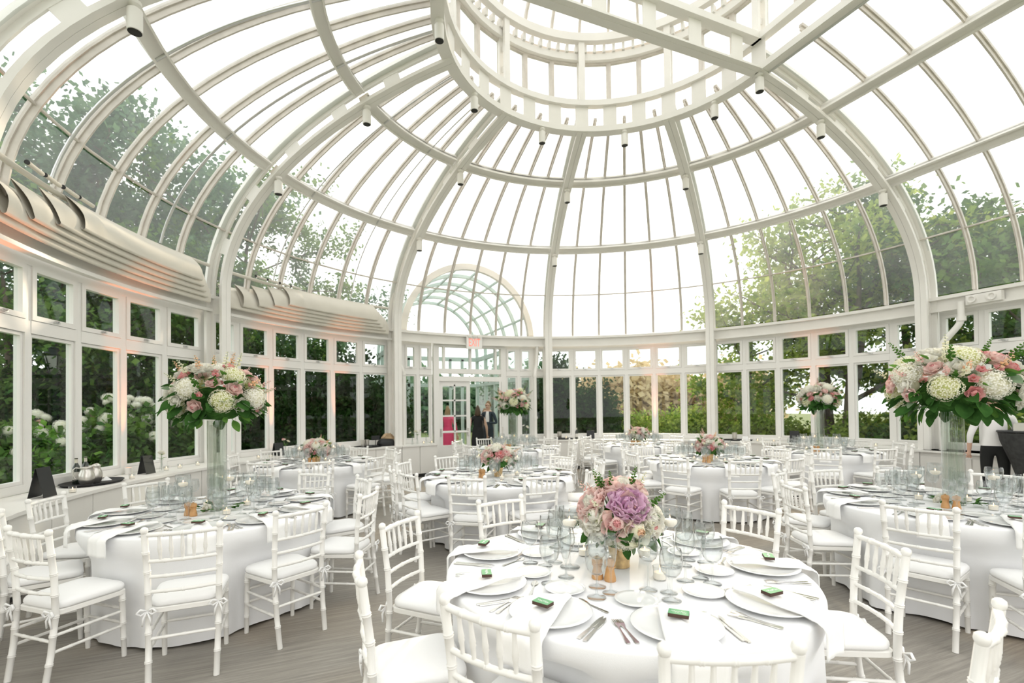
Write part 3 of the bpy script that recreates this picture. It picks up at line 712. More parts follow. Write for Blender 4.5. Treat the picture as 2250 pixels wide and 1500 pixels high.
# ------------------------------------------------------------------ place settings
def one(name, mb, mt, sm=40): return mb.mesh(name, mt, sm)
b = MB(); b.lathe([(.001, .004), (.085, .003), (.09, .0), (.094, .003), (.145, .010), (.168, .019), (.171, .021), (.167, .0225), (.14, .0155), (.10, .0115), (.001, .011)], 40); M_PLATE = one('dinner_plate', b, MT['china'], 180)
b = MB(); b.lathe([(.001, .004), (.05, .003), (.053, 0), (.055, .003), (.082, .009), (.094, .014), (.0925, .0155), (.077, .0115), (.055, .009), (.001, .0085)], 32); M_BREAD = one('side_plate', b, MT['china'], 180)
GS = 1.17
def stem(bowl, hstem, rf, n=18):
    prof = [(.001, .001), (rf, .001), (rf, .003), (.012, .008), (.0045, .016), (.0038, hstem*.5), (.0042, hstem-.01), (.008, hstem)]
    b = MB(); b.lathe([(r*GS, z*GS) for r, z in prof+[(r, hstem+z) for r, z in bowl]], n, caps=False); return b
M_GOB = one('water_goblet', stem([(.022, .006), (.034, .022), (.041, .045), (.0425, .065), (.040, .09), (.036, .108), (.0353, .108), (.039, .09), (.0415, .065), (.040, .045), (.033, .023), (.02, .008), (.001, .005)], .085, .036), MT['crystal'], 180)
M_WINE = one('wine_glass', stem([(.02, .005), (.033, .02), (.0385, .04), (.0385, .06), (.035, .085), (.031, .1), (.0303, .1), (.034, .085), (.0375, .06), (.0375, .04), (.032, .021), (.018, .007), (.001, .005)], .11, .035), MT['crystal'], 180)
M_FLU = one('champagne_flute', stem([(.012, .008), (.019, .03), (.0235, .06), (.0245, .085), (.023, .11), (.021, .135), (.0203, .135), (.0223, .11), (.0238, .085), (.0228, .06), (.018, .031), (.01, .01), (.001, .006)], .095, .033), MT['crystal'], 180)
def flat(pts, zf, th=.0022):       # ribbon along y: pts = (y, halfwidth), zf(y) height
    b = MB(); b.loft([[Vector((-w_, y, zf(y))), Vector((w_, y, zf(y))), Vector((w_*.8, y, zf(y)+th)), Vector((-w_*.8, y, zf(y)+th))] for y, w_ in pts]); return b
def fork(L=.195):
    zf = lambda y: .0015+.009*max(0, (y-.02)/.08)*(1-max(0, (y-.055)/.05))
    b = flat([(-L/2, .006), (-L/2+.01, .0095), (-.05, .006), (0, .0035), (.03, .004), (.045, .0105), (.06, .0125)], zf)
    for k in range(4):
        x = (k-1.5)*.0066; q = flat([(.058, .0021), (.08, .002), (.1, .0011)], zf); b.add([(v[0]+x, v[1], v[2]) for v in q.v], q.f)
    return b
def knife(L=.225):
    return flat([(-L/2, .007), (-L/2+.01, .0095), (-.02, .007), (0, .006), (.008, .009), (.06, .0105), (.09, .0085), (L/2-.003, .001)], lambda y: .0015 if y < 0 else .002, .003)
def spoon(L=.17):
    zf = lambda y: .0015+(.006*sin(max(0, (y-.02)/.065)*pi*.5) if y > .02 else 0)-(.004*sin((y-.03)/.055*pi) if .03 < y < .085 else 0)
    return flat([(-L/2, .006), (-L/2+.01, .0085), (-.03, .005), (.02, .0032), (.03, .006), (.045, .0145), (.06, .017), (.075, .0145), (.085, .002)], zf)
M_FORK, M_KNIFE, M_SPOON = one('fork', fork(), MT['steel']), one('knife', knife(), MT['steel']), one('spoon', spoon(), MT['steel'])
def napkin(seed):
    rr = random.Random(seed); b = MB(); p1, p2 = rr.uniform(0, 6), rr.uniform(0, 6); ys = frange(.155, -.33, 32); edge = -.212; sk = rr.uniform(-.02, .02)
    def sec(layer):
        rows = []
        for y in ys:
            u = (.155-y)/.485; w_ = .016+.075*min(1, u*1.35)**.8; row = []
            over = max(0, edge-y)
            z = .028+.012*math.exp(-((y-.05)/.08)**2) if y > -.15 else .028-.012*min(1, (-.15-y)/.05)
            yy = y
            if over > 0: yy = edge-min(over, .022); z = .006-max(0, over-.012)*1.15
            for k in range(11):
                s = k/10*2-1; x = s*w_*(1+.1*sin(3*u+p1))+sk*u
                dz = .0055*sin(s*5+p1+u*3)*min(1, u*2)+.004*sin(s*9+p2)*u+(.010*(1-abs(s))**.5)
                if over > 0: row.append(Vector((x, yy-dz*.9-.004, z)))
                else: row.append(Vector((x, yy, z+dz)))
            rows.append(row)
        return rows
    top = sec(0); bot = [[p+Vector((0, .004 if p.z < .004 else 0, -.004 if p.z > .004 else 0)) for p in r] for r in top]
    rings = [t_+list(reversed(b_)) for t_, b_ in zip(top, bot)]
    b.loft(rings); return b
M_NAP = [one('napkin', napkin(s), MT['napkin'], 180) for s in (2, 5, 11, 17)]
MT['mbgreen'] = mat('matchbox_green', (.16, .40, .20), .6); MT['mbbrown'] = mat('matchbox_brown', (.06, .028, .018), .7)
b = MB(); b.box((0, 0, .0068), (.074, .046, .0135), None, 0); b.box((0, 0, .0140), (.074, .046, .0008), None, 1)
M_MATCH = b.mesh('matchbox', [MT['mbbrown'], MT['mbgreen']])
b = MB()                                        # looping white script on the lid
b.tube([(-.027+.054*i/40, .006*sin(i*.95)+.003*sin(i*.31), .0146) for i in range(41)], .0009, 4); M_SCRIPT = b.mesh('script', mat('matchbox_ink', (.85, .87, .82), .6), 180)

def settle(name, me, loc, rz, label, cat, group, par=None):
    o = ob(name, me, None, loc, rz); tag(o, label, cat, group); return o
ZC_ = ZT+.001
for k, (c, seats, tall, nm) in TAB.items():
    for i, (sa, sr) in enumerate(seats):
        a = R(sa); T = Matrix.Translation((c[0]+.725*cos(a), c[1]+.725*sin(a), ZC_)) @ Matrix.Rotation(a+pi/2, 4, 'Z')
        def P(x, y, z=0.): return T @ Vector((x, y, z))
        rz = a+pi/2; j = lambda s: rnd.uniform(-s, s)
        settle('dinner_plate', M_PLATE, P(j(.004), j(.004)), rz, 'white dinner plate under a napkin on '+nm, 'plate', 'dinner plates on '+nm)
        nr_ = rz+R(rnd.choice((-9, -4, 0, 5, 9)))
        settle('napkin', M_NAP[(i*3+k) % 4], P(0, 0, .0005), nr_, 'white linen napkin trailing over a plate edge on '+nm, 'napkin', 'napkins on '+nm)
        mb_ = settle('matchbox', M_MATCH, P(j(.008), -.03+j(.02), .0535), rz+R(rnd.uniform(-40, 40)), 'tiny green favour matchbox on a napkin at '+nm, 'matchbox', 'favour matchboxes on '+nm)
        ob('script', M_SCRIPT, mb_)
        settle('side_plate', M_BREAD, P(-.07+j(.008), .258+j(.008)), rz, 'small white side plate set on '+nm, 'plate', 'side plates on '+nm)
        for x in (-.19, -.214): settle('fork', M_FORK, P(x+j(.003), -.02+j(.01)), rz+R(j(5)), 'steel fork left of a dinner plate on '+nm, 'fork', 'forks on '+nm)
        for x in (.19, .212): settle('knife', M_KNIFE, P(x+j(.003), -.02+j(.01)), rz+R(j(5)), 'steel knife right of a dinner plate on '+nm, 'knife', 'knives on '+nm)
        settle('spoon', M_SPOON, P(.105+j(.006), .165+j(.004)), rz+R(65+j(8)), 'steel spoon lying above a dinner plate on '+nm, 'spoon', 'spoons on '+nm)
        settle('water_goblet', M_GOB, P(.085+j(.006), .265+j(.008)), 0, 'empty stemmed water goblet on '+nm, 'glass', 'water goblets on '+nm)
        settle('wine_glass', M_WINE, P(.03+j(.006), .385+j(.006)), 0, 'empty stemmed wine glass on '+nm, 'glass', 'wine glasses on '+nm)
        settle('champagne_flute', M_FLU, P(.115+j(.005), .345+j(.006)), 0, 'empty champagne flute on '+nm, 'glass', 'champagne flutes on '+nm)
# ------------------------------------------------------------------ salt and pepper mills, candles
b = MB(); b.lathe([(.001, 0), (.027, 0), (.029, .006), (.0275, .02), (.0235, .038), (.020, .052), (.0225, .064), (.0265, .069), (.0265, .071), (.0225, .073), (.0225, .075), (.0265, .078), (.0275, .088), (.0245, .1), (.012, .107), (.001, .108)], 22); M_MILL = b.mesh('mill_body', MT['wood'], 40)
b = MB(); b.lathe([(.004, .106), (.004, .111), (.008, .113), (.0085, .119), (.005, .123), (.001, .1235)], 14); M_KNOB = b.mesh('knob', MT['steel'], 180)
b = MB(); b.lathe([(.001, 0), (.028, 0), (.031, .004), (.034, .065), (.0325, .065), (.0295, .006), (.001, .005)], 20, caps=False); M_VOT = b.mesh('votive_cup', MT['crystal'], 60)
b = MB(); b.lathe([(.001, .006), (.0285, .006), (.029, .036), (.001, .034)], 18); M_WAX = b.mesh('wax', MT['wax'], 60)
b = MB(); b.lathe([(.001, .036), (.0035, .041), (.0028, .048), (.001, .056)], 8); M_FLM = b.mesh('flame', MT['flame'], 180)
b = stem([(.03, .01), (.045, .035), (.05, .07), (.046, .1), (.0455, .1), (.049, .07), (.044, .036), (.029, .012), (.001, .008)], .17, .045, 20); M_STEM = b.mesh('stem_holder', MT['crystal'], 180)
b = MB(); b.lathe([(.001, .21), (.02, .212), (.034, .225), (.037, .238), (.034, .246), (.001, .247)], 18); M_FLOAT = b.mesh('floating_candle', MT['wax'], 180)
b = MB(); b.lathe([(.001, .247), (.0035, .252), (.0028, .26), (.001, .268)], 8); M_FLM2 = b.mesh('flame', MT['flame'], 180)
def votive(p, label, group):
    t = thing('votive_candle', label, 'candle', p, 0, group); ob('cup', M_VOT, t); x = ob('wax', M_WAX, t); ob('flame', M_FLM, x); return t
CEN_A = {1: 215, 2: 225, 3: 200, 4: 190, 5: 215, 6: 250, 7: 215, 8: 200, 9: 200}
for k, (c, seats, tall, nm) in TAB.items():
    cc = Vector((c[0], c[1], ZC_)); a0 = R(CEN_A[k])
    for q, lab in ((-.14, 'shorter'), (.14, 'second')):
        t = thing('wooden_mill', 'turned wooden salt or pepper mill on '+nm, 'mill', cc+Vector((.235*cos(a0+q), .235*sin(a0+q), 0)), rnd.uniform(0, 6), 'wooden mills on '+nm); ob('mill_body', M_MILL, t); ob('knob', M_KNOB, t)
    for q in (1.2, 2.9, 4.4): votive(cc+Vector((.25*cos(a0+q), .25*sin(a0+q), 0)), 'lit votive candle in a clear glass cup on '+nm, 'votive candles on '+nm)
    for q in (2.1, 3.7, 5.3):
        t = thing('stem_candle', 'tall stemmed glass holding a floating candle on '+nm, 'candle', cc+Vector((.265*cos(a0+q), .265*sin(a0+q), 0)), 0, 'stemmed candle glasses on '+nm)
        ob('stem_holder', M_STEM, t); x = ob('floating_candle', M_FLOAT, t); ob('flame', M_FLM2, x)
# ------------------------------------------------------------------ flowers
MT['pw'] = leaf_mat('petal_white', (.86, .84, .74), (.90, .89, .84), 20, .3)
MT['pc'] = leaf_mat('petal_cream', (.84, .82, .62), (.90, .89, .78), 25, .3)
MT['pp'] = leaf_mat('petal_blush', (.86, .60, .56), (.90, .74, .70), 18, .3)
MT['pk'] = leaf_mat('petal_pink', (.80, .36, .38), (.86, .52, .50), 18, .3)
MT['pr'] = leaf_mat('petal_coral', (.74, .16, .16), (.82, .30, .26), 18, .3)
MT['pl'] = leaf_mat('petal_lilac', (.74, .46, .66), (.84, .62, .74), 16, .35)
MT['pe'] = leaf_mat('petal_peach', (.88, .58, .36), (.92, .74, .58), 18, .3)
MT['py'] = leaf_mat('petal_yellow_green', (.66, .70, .30), (.82, .82, .50), 20, .3)
MT['lf'] = leaf_mat('leaf_dark', (.03, .085, .022), (.07, .17, .04), 14, .3)
MT['lf2'] = leaf_mat('leaf_bright', (.08, .20, .04), (.17, .33, .07), 14, .35)
MT['lf3'] = leaf_mat('leaf_sage', (.16, .24, .15), (.27, .36, .22), 14, .3)
MT['stemg'] = mat('stem_green', (.10, .18, .05), .6)
def petal(b, T, w, h, cup, curl, mi=0, nu=4, nv=4, ruf=0., ph=0.):
    rows = []
    for j in range(nv+1):
        v = j/nv; hw_ = w*(.35+.65*sin(pi*min(1, v*.78+.06)))*(1 if v < .99 else .82); row = []
        for i in range(nu+1):
            s = i/nu*2-1
            y = cup*(s*s)*w*.55-curl*v*v*h+.5*cup*h*v*(1-v)*-1.2
            row.append(T @ Vector((s*hw_, -y+ruf*sin(5*s+ph)*v*v, h*v*(1-.10*s*s))))
        rows.append(row)
    b.loft(rows, False, False, mi)
def rose(seed, layers, rad, ht, ruf=0., inner=1):
    rr = random.Random(seed); b = MB()
    for li, (n, r0, tilt, hh, ww) in enumerate(layers):
        for k in range(n):
            a = 2*pi*k/n+li*.7+rr.uniform(-.12, .12)
            T = Matrix.Rotation(a, 4, 'Z') @ Matrix.Translation((0, r0*rad, 0)) @ Matrix.Rotation(-tilt+rr.uniform(-.08, .08), 4, 'X')
            petal(b, T, ww*rad, hh*ht, .9, .34 if tilt > .3 else -.1, 1 if li < inner else 0, ruf=ruf*rad, ph=rr.uniform(0, 6))
    b.lathe([(.001, -.02*ht), (.3*rad, .0), (.34*rad, .06*ht), (.2*rad, .15*ht)], 8, mi=2)
    return b
ROSEL = [(3, .03, -.10, .92, .34), (4, .10, .02, .94, .46), (5, .2, .2, .9, .58), (5, .26, .5, .9, .68), (6, .28, .86, .86, .7)]
PEONL = [(6, .03, -.05, .85, .32), (8, .12, .12, .95, .42), (9, .2, .32, 1.0, .5), (9, .26, .6, 1.0, .6), (8, .3, .95, 1.0, .66)]
FL = {}
for nm, c0, c1, seed in (('white', 'pw', 'pc', 1), ('blush', 'pp', 'pk', 2), ('pink', 'pk', 'pr', 3), ('cream', 'pc', 'pe', 4)):
    FL['rose_'+nm] = rose(seed, ROSEL, .052, .062, inner=2 if nm != 'white' else 1).mesh('rose_'+nm, [MT[c0], MT[c1], MT['stemg']], 180)
FL['spray'] = rose(9, ROSEL[:4], .024, .034, inner=2).mesh('spray_rose', [MT['pk'], MT['pr'], MT['stemg']], 180)
FL['peony_lilac'] = rose(5, PEONL, .09, .085, .12, 1).mesh('peony_lilac', [MT['pl'], MT['pe'], MT['stemg']], 180)
FL['peony_pink'] = rose(6, PEONL, .085, .085, .12, 2).mesh('peony_pink', [MT['pp'], MT['pw'], MT['stemg']], 180)
FL['peony_white'] = rose(8, PEONL, .075, .08, .12, 1).mesh('peony_white', [MT['pw'], MT['pc'], MT['stemg']], 180)
def hydr(seed, rad, n=85):
    rr = random.Random(seed); b = MB()
    for i in range(n):
        z = 1-(i+.5)/n*1.45; a = i*2.39996; q = sqrt(max(0, 1-z*z)); nrm = Vector((q*cos(a), q*sin(a), z)); rad_ = rad*rr.uniform(.9, 1.06)
        Q = nrm.to_track_quat('Z', 'Y').to_matrix().to_4x4(); Q.translation = Vector((nrm.x*rad_, nrm.y*rad_, nrm.z*rad_*.8))
        tw = rr.uniform(0, 1.57); s = rad*.20
        for k in range(4):
            T = Q @ Matrix.Rotation(tw+k*pi/2, 4, 'Z')
            b.add([T @ Vector(p) for p in ((0, 0, 0), (s*.62, s*.35, s*.14), (s*.95, 0, s*.2*rr.random()), (s*.62, -s*.35, s*.14))], [(0, 3, 2, 1)])
    b.lathe([(rad*.1, -.5*rad), (rad*.75, -.3*rad), (rad*.85, .1*rad), (rad*.6, .5*rad), (.001, .66*rad)], 10, mi=1)
    return b
FL['hyd_white'] = hydr(1, .10).mesh('hydrangea_white', [MT['pw'], MT['pc']], 180)
FL['hyd_cream'] = hydr(2, .10).mesh('hydrangea_cream', [MT['pc'], MT['py']], 180)
def leafm(L, W, mt, fold=.25):
    b = MB(); n = 5; rows = []
    for i in range(n+1):
        u = i/n; w_ = W*sin(pi*(u*.92+.04))**.9; y = L*u; z = -.18*L*u*u
        rows.append([(-w_, y, z+fold*w_), (0, y, z), (w_, y, z+fold*w_)])
    b.loft([[Vector(p) for p in r] for r in rows], False, False); b.tube([(0, -.04, .0), (0, 0, 0)], .0016, 4); return b.mesh('leaf', mt, 180)
LV = [leafm(.11, .034, MT['lf']), leafm(.10, .042, MT['lf']), leafm(.085, .024, MT['lf2']), leafm(.075, .026, MT['lf3']), leafm(.06, .012, MT['lf2'])]
def sprig(mts, seed, L=.16, buds=14):
    rr = random.Random(seed); b = MB(); b.tube([(0, 0, -.05), (0, .004, L*.5), (.006, 0, L)], [.0022, .0018, .001], 5, mi=1)
    for i in range(buds):
        u = .35+.65*i/buds; a = i*2.4; r = .016*(1.25-u); T = Matrix.Translation((0, 0, L*u)) @ Matrix.Rotation(a, 4, 'Z') @ Matrix.Translation((r, 0, 0)); s = .012*(1.35-u)
        for k in range(3): petal(b, T @ Matrix.Rotation(k*2.1, 4, 'Z') @ Matrix.Rotation(-.5, 4, 'X'), s*.9, s*1.4, .8, .3, 0, 2, 2)
    return b.mesh('sprig', mts, 180)
SPR = [sprig([MT['pp'], MT['stemg']], 1), sprig([MT['pc'], MT['stemg']], 2), sprig([MT['pe'], MT['stemg']], 3), sprig([MT['lf2'], MT['stemg']], 4, .18, 18)]
def bloomat(name, me, parent, p, nrm, sc=1., spin=0.):
    q = Vector(nrm).normalized().to_track_quat('Z', 'Y') @ Quaternion((0, 0, 1), spin); return ob(name, me, parent, p, q.to_euler(), sc)
FNAME = {'rose': 'rose', 'spra': 'spray_rose', 'peon': 'peony', 'hyd_': 'hydrangea_head'}
def arrange(root, rx, rz_, cz, spec, seed, leaves, sprigs, zmin=-.35, under=True, lsc=1.):
    rr = random.Random(seed); pts = []
    for key, n, size, sc in spec:
        for _ in range(n):
            best = None
            for tr_ in range(60):
                z = rr.uniform(zmin, 1); a = rr.uniform(0, 2*pi); q = sqrt(1-z*z); d = Vector((q*cos(a), q*sin(a), z))
                g = min([(d-p_).length/(s_+size) for p_, s_ in pts] or [9])
                if best is None or g > best[0]: best = (g, d)
            d = best[1]; pts.append((d, size)); k = rr.uniform(.90, 1.02)
            p = Vector((d.x*rx*k, d.y*rx*k, cz+d.z*rz_*k)); nm = Vector((d.x/rx, d.y/rx, d.z/rz_)).normalized()+Vector((rr.uniform(-.25, .25), rr.uniform(-.25, .25), .18))
            bloomat(FNAME[key[:4]], FL[key], root, p-nm.normalized()*.03*sc, nm, sc*rr.uniform(.92, 1.1), rr.uniform(0, 6))
    for i in range(leaves):
        z = rr.uniform(-.75 if under else -.3, .75); 
        if under and rr.random() < .55: z = rr.uniform(-.85, -.15)
        a = rr.uniform(0, 2*pi); q = sqrt(1-z*z); d = Vector((q*cos(a), q*sin(a), z)); k = rr.uniform(.72, .95)
        p = Vector((d.x*rx*k, d.y*rx*k, cz+d.z*rz_*k)); out = Vector((d.x, d.y, d.z*.6+rr.uniform(-.7, .4))).normalized()
        me = LV[rr.choice((0, 0, 1, 1, 2, 3) if z < .2 else (0, 1, 2, 2, 3, 4))]
        q_ = out.to_track_quat('Y', 'Z') @ Quaternion((0, 1, 0), rr.uniform(-.8, .8)); ob('leaf', me, root, p, q_.to_euler(), rr.uniform(.8, 1.35)*lsc)
    for i in range(sprigs):
        z = rr.uniform(.05, .95); a = rr.uniform(0, 2*pi); q = sqrt(1-z*z); d = Vector((q*cos(a), q*sin(a), z))
        bloomat('sprig', SPR[rr.randrange(4)], root, Vector((d.x*rx*.86, d.y*rx*.86, cz+d.z*rz_*.86)), d+Vector((0, 0, .3)), rr.uniform(.8, 1.3)*lsc, rr.uniform(0, 6))
b = MB(); b.lathe([(.001, 0), (.048, 0), (.052, .004), (.050, .02), (.056, .07), (.062, .11), (.059, .11), (.052, .07), (.046, .02), (.001, .015)], 24, caps=False); M_GOLD = b.mesh('gold_vase', MT['gold'], 50)
VH = .77
b = MB(); b.lathe([(.001, .0), (.072, 0), (.075, .004), (.075, VH), (.0715, VH), (.0715, .02), (.001, .015)], 28, caps=False); M_VASE = b.mesh('cylinder_vase', MT['vaseglass'], 50)
# glass rods twisted inside the tall vase
def rods():
    b = MB()
    for k in range(9):
        a = 2*pi*k/9; r0 = .048 if k % 2 else .03; b.tube([(r0*cos(a+.9*u), r0*sin(a+.9*u), .022+u*(VH-.06)) for u in frange(0, 1, 6)], .009, 7)
    return b.mesh('glass_rods', MT['vaseglass'], 180)
M_RODS = rods()
low_spec = [('peony_pink', 3, .34, 1.0), ('rose_blush', 6, .27, 1.0), ('rose_white', 7, .27, 1.05), ('hyd_white', 3, .36, .75), ('rose_cream', 3, .27, 1.15), ('rose_pink', 3, .25, .9), ('spray', 4, .2, 1.0)]
tall_spec = [('hyd_white', 5, .36, 1.1), ('hyd_cream', 5, .36, 1.15), ('peony_white', 4, .26, 1.1), ('rose_blush', 9, .22, 1.15), ('rose_white', 9, .22, 1.25), ('rose_pink', 5, .2, 1.0), ('spray', 10, .14, 1.3)]
tall_dim = {2: (.36, .27, .88), 3: (.43, .31, .98), 7: (.33, .28, .85), 8: (.33, .26, .82)}
for k, (c, seats, tall, nm) in TAB.items():
    cc = Vector((c[0], c[1], ZC_))
    if tall:
        rx, rz_, sc = tall_dim[k]
        v = thing('cylinder_vase', 'tall clear glass cylinder vase standing on '+nm, 'vase', cc, .3*k, 'tall glass vases'); ob('vase_body', M_VASE, v); ob('glass_rod_bundle', M_RODS, v)
        f = thing('flower_arrangement', 'big domed bouquet of cream hydrangeas and pink roses above '+nm, 'flowers', cc+Vector((0, 0, VH)), 0, 'tall bouquets')
        b = MB(); b.lathe([(.001, 0.004), (.12, .012), (.2, .06), (.24, .16), (.16, .26), (.001, .3)], 12); ob('foliage_core', b.mesh('foliage_core', MT['lf'], 180), f)
        arrange(f, rx, rz_, .20 if k != 3 else .22, [(a, n, s_, q*sc) for a, n, s_, q in tall_spec], 10+k, 150, 20, lsc=1.2*sc)
        g = thing('foliage_collar', 'green leaf wreath around the vase foot on '+nm, 'foliage', cc, 0, 'leaf wreaths at vase feet'); rr = random.Random(k)
        for i in range(22):
            a = rr.uniform(0, 2*pi); r = rr.uniform(.10, .15); dd = Vector((cos(a+rr.uniform(-.7, .7)), sin(a+rr.uniform(-.7, .7)), rr.uniform(.05, .45))).normalized()
            ob('leaf', LV[rr.randrange(5)], g, (r*cos(a), r*sin(a), .028), dd.to_track_quat('Y', 'Z').to_euler(), rr.uniform(.6, .85))
        for i in range(2):
            a = rr.uniform(0, 2*pi); bloomat('rose', FL['rose_white'], g, (.12*cos(a), .12*sin(a), .03), (cos(a), sin(a), 1), .7)
    else:
        v = thing('gold_vase', 'small gold mercury glass vase standing on '+nm, 'vase', cc, .4*k, 'gold vases'); ob('vase_body', M_GOLD, v)
        lab = {1: 'low bouquet of lilac peonies, blush roses and white blooms on '}.get(k, 'low bouquet of pink and white roses on ')+nm
        f = thing('flower_arrangement', lab, 'flowers', cc+Vector((0, 0, .11)), 0, 'low bouquets')
        b = MB(); b.lathe([(.001, -.03), (.05, -.01), (.11, .06), (.13, .13), (.08, .2), (.001, .22)], 12); ob('foliage_core', b.mesh('foliage_core', MT['lf2'], 180), f)
        rx, rz_ = (.185, .15) if k == 1 else (.19, .145)
        if k == 1:                        # blooms facing the aisle are set one by one
            vd = Vector((CAM.x-cc.x, CAM.y-cc.y, 0)).normalized(); sd2 = Vector((-vd.y, vd.x, 0)); Q = []
            def put(key, name, s, u, z, sc):
                d = (sd2*-s+vd*u+Vector((0, 0, z))).normalized(); p = Vector((d.x*rx, d.y*rx, .14+d.z*rz_)); bloomat(name, FL[key], f, p-d*.02, d+Vector((0, 0, .1)), sc, s*5); Q.append((d, .3))
            put('peony_lilac', 'peony', -.25, .75, .62, 1.05); put('peony_pink', 'peony', -.1, .1, 1., 1.2); put('rose_blush', 'rose', .05, .95, .1, 1.35); put('rose_cream', 'rose', -.42, .9, -.1, 1.45)
            put('peony_pink', 'peony', .75, .45, .6, 1.0); put('rose_white', 'rose', .6, .7, .25, 1.25); put('rose_white', 'rose', .75, .65, -.25, 1.0); put('rose_white', 'rose', .45, .85, -.35, 1.0); put('hyd_white', 'hydrangea_head', -.7, .45, .45, .75)
            put('hyd_white', 'hydrangea_head', -.15, .95, -.45, .7); put('rose_pink', 'rose', -.85, .5, -.15, .95); put('hyd_cream', 'hydrangea_head', .45, .75, .15, .45); put('peony_white', 'peony', -.75, .55, .12, 1.0); put('rose_white', 'rose', .95, .3, .05, 1.0)
            arrange(f, rx, rz_, .14, [('rose_blush', 3, .3, 1.0), ('rose_white', 4, .3, 1.0)], 31, 70, 14, under=True, lsc=.75)
        else: arrange(f, rx, rz_, .13, low_spec, 40+k, 60, 9, lsc=.75)
# ------------------------------------------------------------------ things on the window ledges
ZL = Z_SILL
def onledge(x, y, rmin=RL+.02, rmax=RW-.14):          # pixel on the ledge top, kept on the ledge
    p = on_z(x, y, ZL); r = hypot(p.x, p.y)
    if p.y > 0:
        k = min(max(r, rmin), rmax)/r; p = Vector((p.x*k, p.y*k, ZL))
    return p+Vector((0, 0, .001))
def facing(p): return atan2(-p.y, -p.x)-pi/2           # local -y looks to the room... local +y to the centre
def tray(p, rx, ry, rz, label):
    b = MB(); n = 40; o = [(cos(2*pi*i/n), sin(2*pi*i/n)) for i in range(n)]
    b.loft([[Vector((rx*k*x, ry*k*y, z)) for x, y in o] for k, z in ((.93, 0), (1.0, .022), (1.02, .024), (1.015, .028), (.96, .02), (.9, .008), (.1, .007))]); t = ob('serving_tray', b.mesh('serving_tray', MT['tray'], 40), None, p, rz); return tag(t, label, 'tray')
def pitcher(p, rz, label):
    t = thing('steel_pitcher', label, 'pitcher', p, rz, 'steel pitchers on the ledge')
    b = MB(); prof = [(.001, 0), (.052, 0), (.056, .006), (.07, .04), (.076, .08), (.072, .12), (.06, .155), (.053, .175), (.056, .195), (.062, .205)]; n = 24
    rings = []
    for r, z in prof+[(r-.003, z) for r, z in reversed(prof[1:])]:
        ring = []
        for i in range(n):
            a = 2*pi*i/n; k = 1+(.28*max(0, cos(a))**10 if z > .17 else 0); ring.append(Vector((r*k*cos(a), r*k*sin(a), z+(.02*max(0, cos(a))**8 if z > .19 else 0))))
        rings.append(ring)
    b.loft(rings, True, False); ob('pitcher_body', b.mesh('pitcher_body', MT['pitcher'], 180), t)
    b = MB(); b.tube([(-.055, 0, .19), (-.095, 0, .2), (-.12, 0, .18), (-.122, 0, .12), (-.105, 0, .075), (-.076, 0, .07)], [.006, .008, .009, .008, .007, .006], 8); ob('handle', b.mesh('handle', MT['pitcher'], 180), t); return t
def bottle(p, label, cap=(.75, .72, .62)):
    t = thing('wine_bottle', label, 'bottle', p, rnd.uniform(0, 6), 'wine bottles on the ledges'); b = MB()
    b.lathe([(.001, .004), (.03, 0), (.037, .004), (.0375, .18), (.035, .2), (.022, .225), (.0145, .245), (.0142, .29), (.016, .292), (.016, .30), (.001, .301)], 20); ob('bottle_body', b.mesh('bottle_body', MT['bottle'], 50), t)
    b = MB(); b.lathe([(.0378, .05), (.0382, .052), (.0382, .14), (.0378, .142)], 20, caps=False); ob('label_band', b.mesh('label_band', mat('bottle_label', (.62, .60, .55), .6), 60), t)
    b = MB(); b.lathe([(.0148, .245), (.0148, .30), (.0165, .302), (.001, .303)], 14, caps=False); ob('foil_cap', b.mesh('foil_cap', mat('foil', cap, .35, .4), 60), t)
def card(p, rz, w, h, label, wrt=True):
    t = thing('menu_card', label, 'sign', p, rz, 'black cards on the ledges')
    for s, k in ((1, 0), (-1, 1)):
        b = MB(); T = Matrix.Translation((0, s*.035, h/2)) @ Matrix.Rotation(s*R(12), 4, 'X'); b.box((0, 0, 0), (w, .004, h), T); ob('card_leaf', b.mesh('card_leaf', MT['black']), t)
    if wrt:
        b = MB()
        for q in range(3): b.tube([(-w*.18+w*.36*i/20, .0385+.0, h*(.42-.07*q)+.006*sin(i*1.7+q)) for i in range(21)], .0012, 4)
        ob('script', b.mesh('script', mat('chalk', (.7, .7, .68), .7), 180), t)
def budvase(p, label, kinds=('rose_white', 'rose_cream'), h=.17):
    t = thing('bud_vase', label, 'vase', p, rnd.uniform(0, 6), 'bud vases on the ledges'); b = MB()
    b.lathe([(.001, 0), (.025, 0), (.03, .02), (.028, .06), (.014, .1), (.0125, h-.02), (.017, h), (.0155, h), (.011, h-.02), (.0125, .1), (.001, .02)], 16, caps=False); ob('vase_body', b.mesh('vase_body', MT['crystal'], 60), t)
    for i, kd in enumerate(kinds):
        a = 2*pi*i/len(kinds)+.6; d = Vector((.5*cos(a), .5*sin(a), 1)).normalized(); q = Vector((0, 0, h-.02))+d*(.10+.03*i)
        s = MB(); s.tube([(0, 0, .02), (0, 0, h-.01), q], .0022, 5); ob('flower_stem', s.mesh('flower_stem', MT['stemg'], 180), t)
        bloomat('rose', FL[kd], t, q, d, .62)
        ob('leaf', LV[2], t, Vector((0, 0, h+.01)), Vector((cos(a+2), sin(a+2), .5)).to_track_quat('Y', 'Z').to_euler(), .8)
